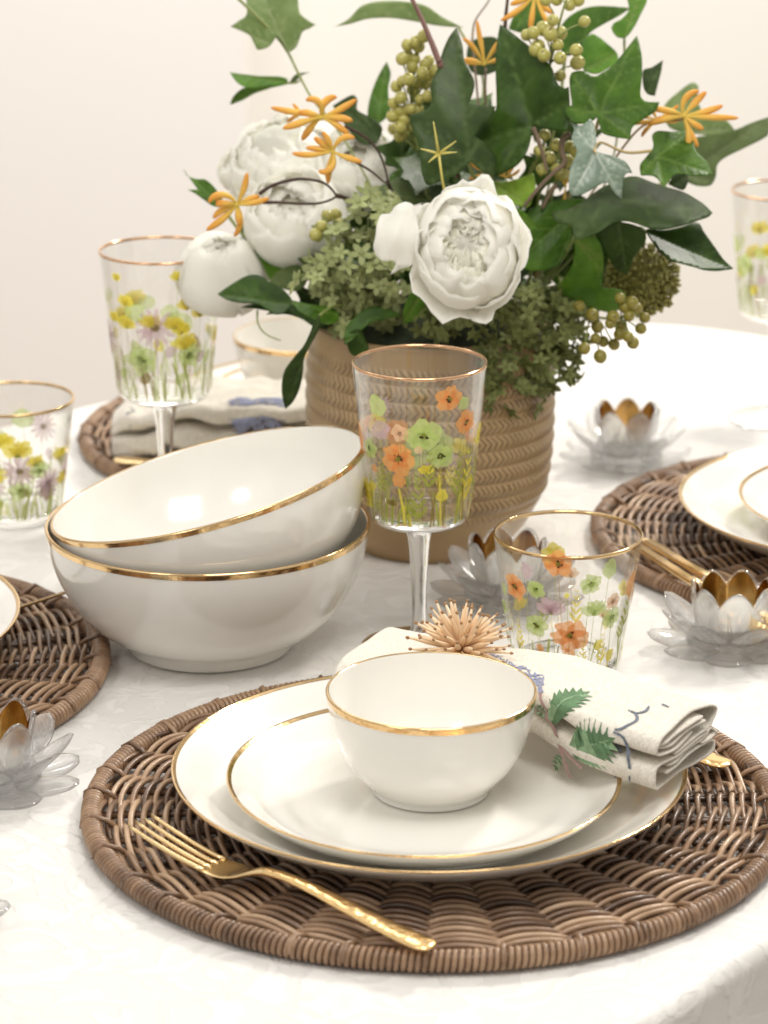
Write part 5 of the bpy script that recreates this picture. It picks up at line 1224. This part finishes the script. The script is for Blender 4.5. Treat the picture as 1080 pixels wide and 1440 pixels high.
# napkin ring with straw burst
ring = thing('napkin_ring', 'gold napkin ring with a burst of straw spikes around the front napkin', 'napkin ring', (.0415, 1.447, .057))
rnd = random.Random(2)
mb = MB(); ax = Vector((.8, -.6, 0)); cr_v = Vector((.6, .8, 0))
pts = [cr_v*.0185*math.cos(2*PI*i/40)+Vector((0, 0, .0125*math.sin(2*PI*i/40)-.0015)) for i in range(40)]
mb.tube(pts, .0013, 8, closed=True); mb.build('band', gold, ring)
mb = MB(); tp = MB(); c = Vector((.000, -.006, .0125)); axis = Vector((.05, -.25, 1)).normalized(); qq = axis.to_track_quat('Z', 'Y').to_matrix(); n = 84
for i in range(n):
    ph = math.acos(1-1.02*(i+.5)/n); a = i*2.39996; d = qq @ Vector((math.sin(ph)*math.cos(a), math.sin(ph)*math.sin(a), math.cos(ph)))
    d = (d+Vector((rnd.uniform(-.08, .08), rnd.uniform(-.08, .08), rnd.uniform(-.08, .08)))).normalized()
    L_ = rnd.uniform(.0215, .0275)*(1 if ph > .7 else .92); s0 = c+d*.0015; bend = Vector((rnd.uniform(-1, 1), rnd.uniform(-1, 1), rnd.uniform(-1, 1)))*.0008
    w = rnd.uniform(.0010, .0015)
    mb.tube([s0, s0+d*L_*.25+bend*.3, s0+d*L_*.6+bend, s0+d*L_*.85+bend*.6, s0+d*L_], [w*.35, w*1.05, w*1.15, w*.62, w*.42], 7)
    tp.tube([s0+d*L_*.985, s0+d*L_*1.01, s0+d*L_*1.04, s0+d*L_*1.065], [w*.4, w*.72, w*.68, w*.2], 7)
mb.build('straw_spikes', strawm, ring); tp.build('spike_tips', strawt, ring)

# back napkin with the blue thistle
bn = thing('napkin', 'blurred folded napkin with a blue thistle on the back left setting', 'napkin', (-.10, 1.96, .03), 0, 'printed linen napkins')
BL = bn.location.copy()
p0 = at_z(160, 578, .040); p1 = at_z(300, 585, .046); p2 = at_z(440, 582, .052)
RB2 = Ribbon([tuple(p0.xy), tuple(((p0+p1)/2).xy), tuple(p1.xy), tuple(((p1+p2)/2).xy), tuple(p2.xy)], [(0, .0, 1), (1, .0, 1)], [(0, .018), (.15, .032), (.4, .040), (1, .042)], [(0, .012), (.12, .014), (.35, .028), (1, .032)], [(0, .036), (.12, .046), (.4, .064), (1, .068)], .004)
mb = MB()
for pf in (top, inn, low, mid): RB2.sheet(mb, pf, 40)
mb.v = [tuple(Vector(v)-BL) for v in mb.v]; mb.build('folded_cloth', linen, bn, solid=.0013, offset=0)
D = Decal(lambda u, w, off: RB2.at(max(0, min(1, u)), max(-1, min(.9, w)), (1.0 if w > -.8 else 1-(-.8-w)*1.6))+Vector((0, -.0016, .0008+off))-BL)
rnd = random.Random(6)
for i in range(420):
    a = rnd.uniform(0, 6.28); r_ = rnd.random()**.5; x = .73+.12*r_*math.cos(a); y = -.82+.48*r_*math.sin(a); l = .030
    D.line([(x, y), (x+l*.5*math.cos(a), y+l*1.4*math.sin(a)), (x+l*math.cos(a), y+l*2.6*math.sin(a))], .011, 'blue')
D.mb.build('thistle_print', list(inks.values()), bn); D.mb = MB()
D.frond(.50, .35, .14, .12, 3.1, 'green2', 'green', rnd); D.mb.build('leaf_print', list(inks.values()), bn); D.mb = MB()
D.line([(.10, -.2), (.13, -.5), (.10, -.8), (.12, -1.0)], .006, 'grey')
D.mb.build('scalloped_stitch', list(inks.values()), bn)
# ================================================================ LIGHT
w = bpy.data.worlds.new('World'); scene.world = w; w.use_nodes = True; nt = w.node_tree; L = nt.links.new
bg = nt.nodes['Background']; tc = N(nt, 'ShaderNodeTexCoord')
dt = N(nt, 'ShaderNodeVectorMath', operation='DOT_PRODUCT'); L(tc.outputs['Generated'], dt.inputs[0]); dt.inputs[1].default_value = Vector((-.05, .62, .78)).normalized()
mr = N(nt, 'ShaderNodeMapRange', interpolation_type='SMOOTHSTEP'); L(dt.outputs['Value'], mr.inputs[0])
mr.inputs[1].default_value = -.7; mr.inputs[2].default_value = .9; mr.inputs[3].default_value = .47; mr.inputs[4].default_value = 1.04
n = N(nt, 'ShaderNodeTexNoise', Scale=3.0, Detail=1.0, Distortion=.5); L(tc.outputs['Generated'], n.inputs['Vector'])
m2 = N(nt, 'ShaderNodeMapRange'); L(n.outputs['Fac'], m2.inputs[0]); m2.inputs[1].default_value = .38; m2.inputs[2].default_value = .62; m2.inputs[3].default_value = .6; m2.inputs[4].default_value = 1.2
mu = N(nt, 'ShaderNodeMath', operation='MULTIPLY'); L(mr.outputs[0], mu.inputs[0]); L(m2.outputs[0], mu.inputs[1])
bg.inputs['Color'].default_value = (1, .972, .93, 1); L(mu.outputs[0], bg.inputs['Strength'])
def area(name, loc, target, size, power, col=(1, 1, 1), sy=None):
    ld = bpy.data.lights.new(name, 'AREA'); ld.energy = power; ld.size = size; ld.color = col
    if sy: ld.shape = 'RECTANGLE'; ld.size_y = sy
    o = bpy.data.objects.new(name, ld); C.objects.link(o); o.location = loc
    o.rotation_euler = (Vector(target)-Vector(loc)).to_track_quat('-Z', 'Y').to_euler(); return o
area('window_light', (1.15, 3.05, 1.75), (0, 1.65, 0), .34, 40, (1, .95, .88))
area('front_softbox', (-1.15, .25, 1.75), (0, 1.7, .1), .5, 6, (1, .98, .95))
area('bouquet_fill', (.12, 1.12, .98), (.0, 1.85, .26), .4, 5.0, (1, .97, .925))  # added fill without a real source, lifts the peonies and leaves
area('wall_fill', (-.4, 2.7, 1.5), (-.2, 3.7, .1), .9, 17, (1, .985, .955))  # extra lamp put in only to brighten the wall
bpy.data.lights['front_softbox'].shape = 'DISK'
scene.view_settings.view_transform = 'Standard'; scene.view_settings.look = 'None'; scene.view_settings.exposure = 0; scene.view_settings.gamma = 1
scene.render.engine = 'CYCLES'; cy = scene.cycles
cy.max_bounces = 28; cy.transmission_bounces = 26; cy.transparent_max_bounces = 24; cy.glossy_bounces = 6; cy.diffuse_bounces = 9
cy.caustics_reflective = True; cy.caustics_refractive = True; cy.blur_glossy = .6; cy.sample_clamp_indirect = 6
cy.use_denoising = True
try: cy.denoiser = 'OPENIMAGEDENOISE'
except Exception: pass
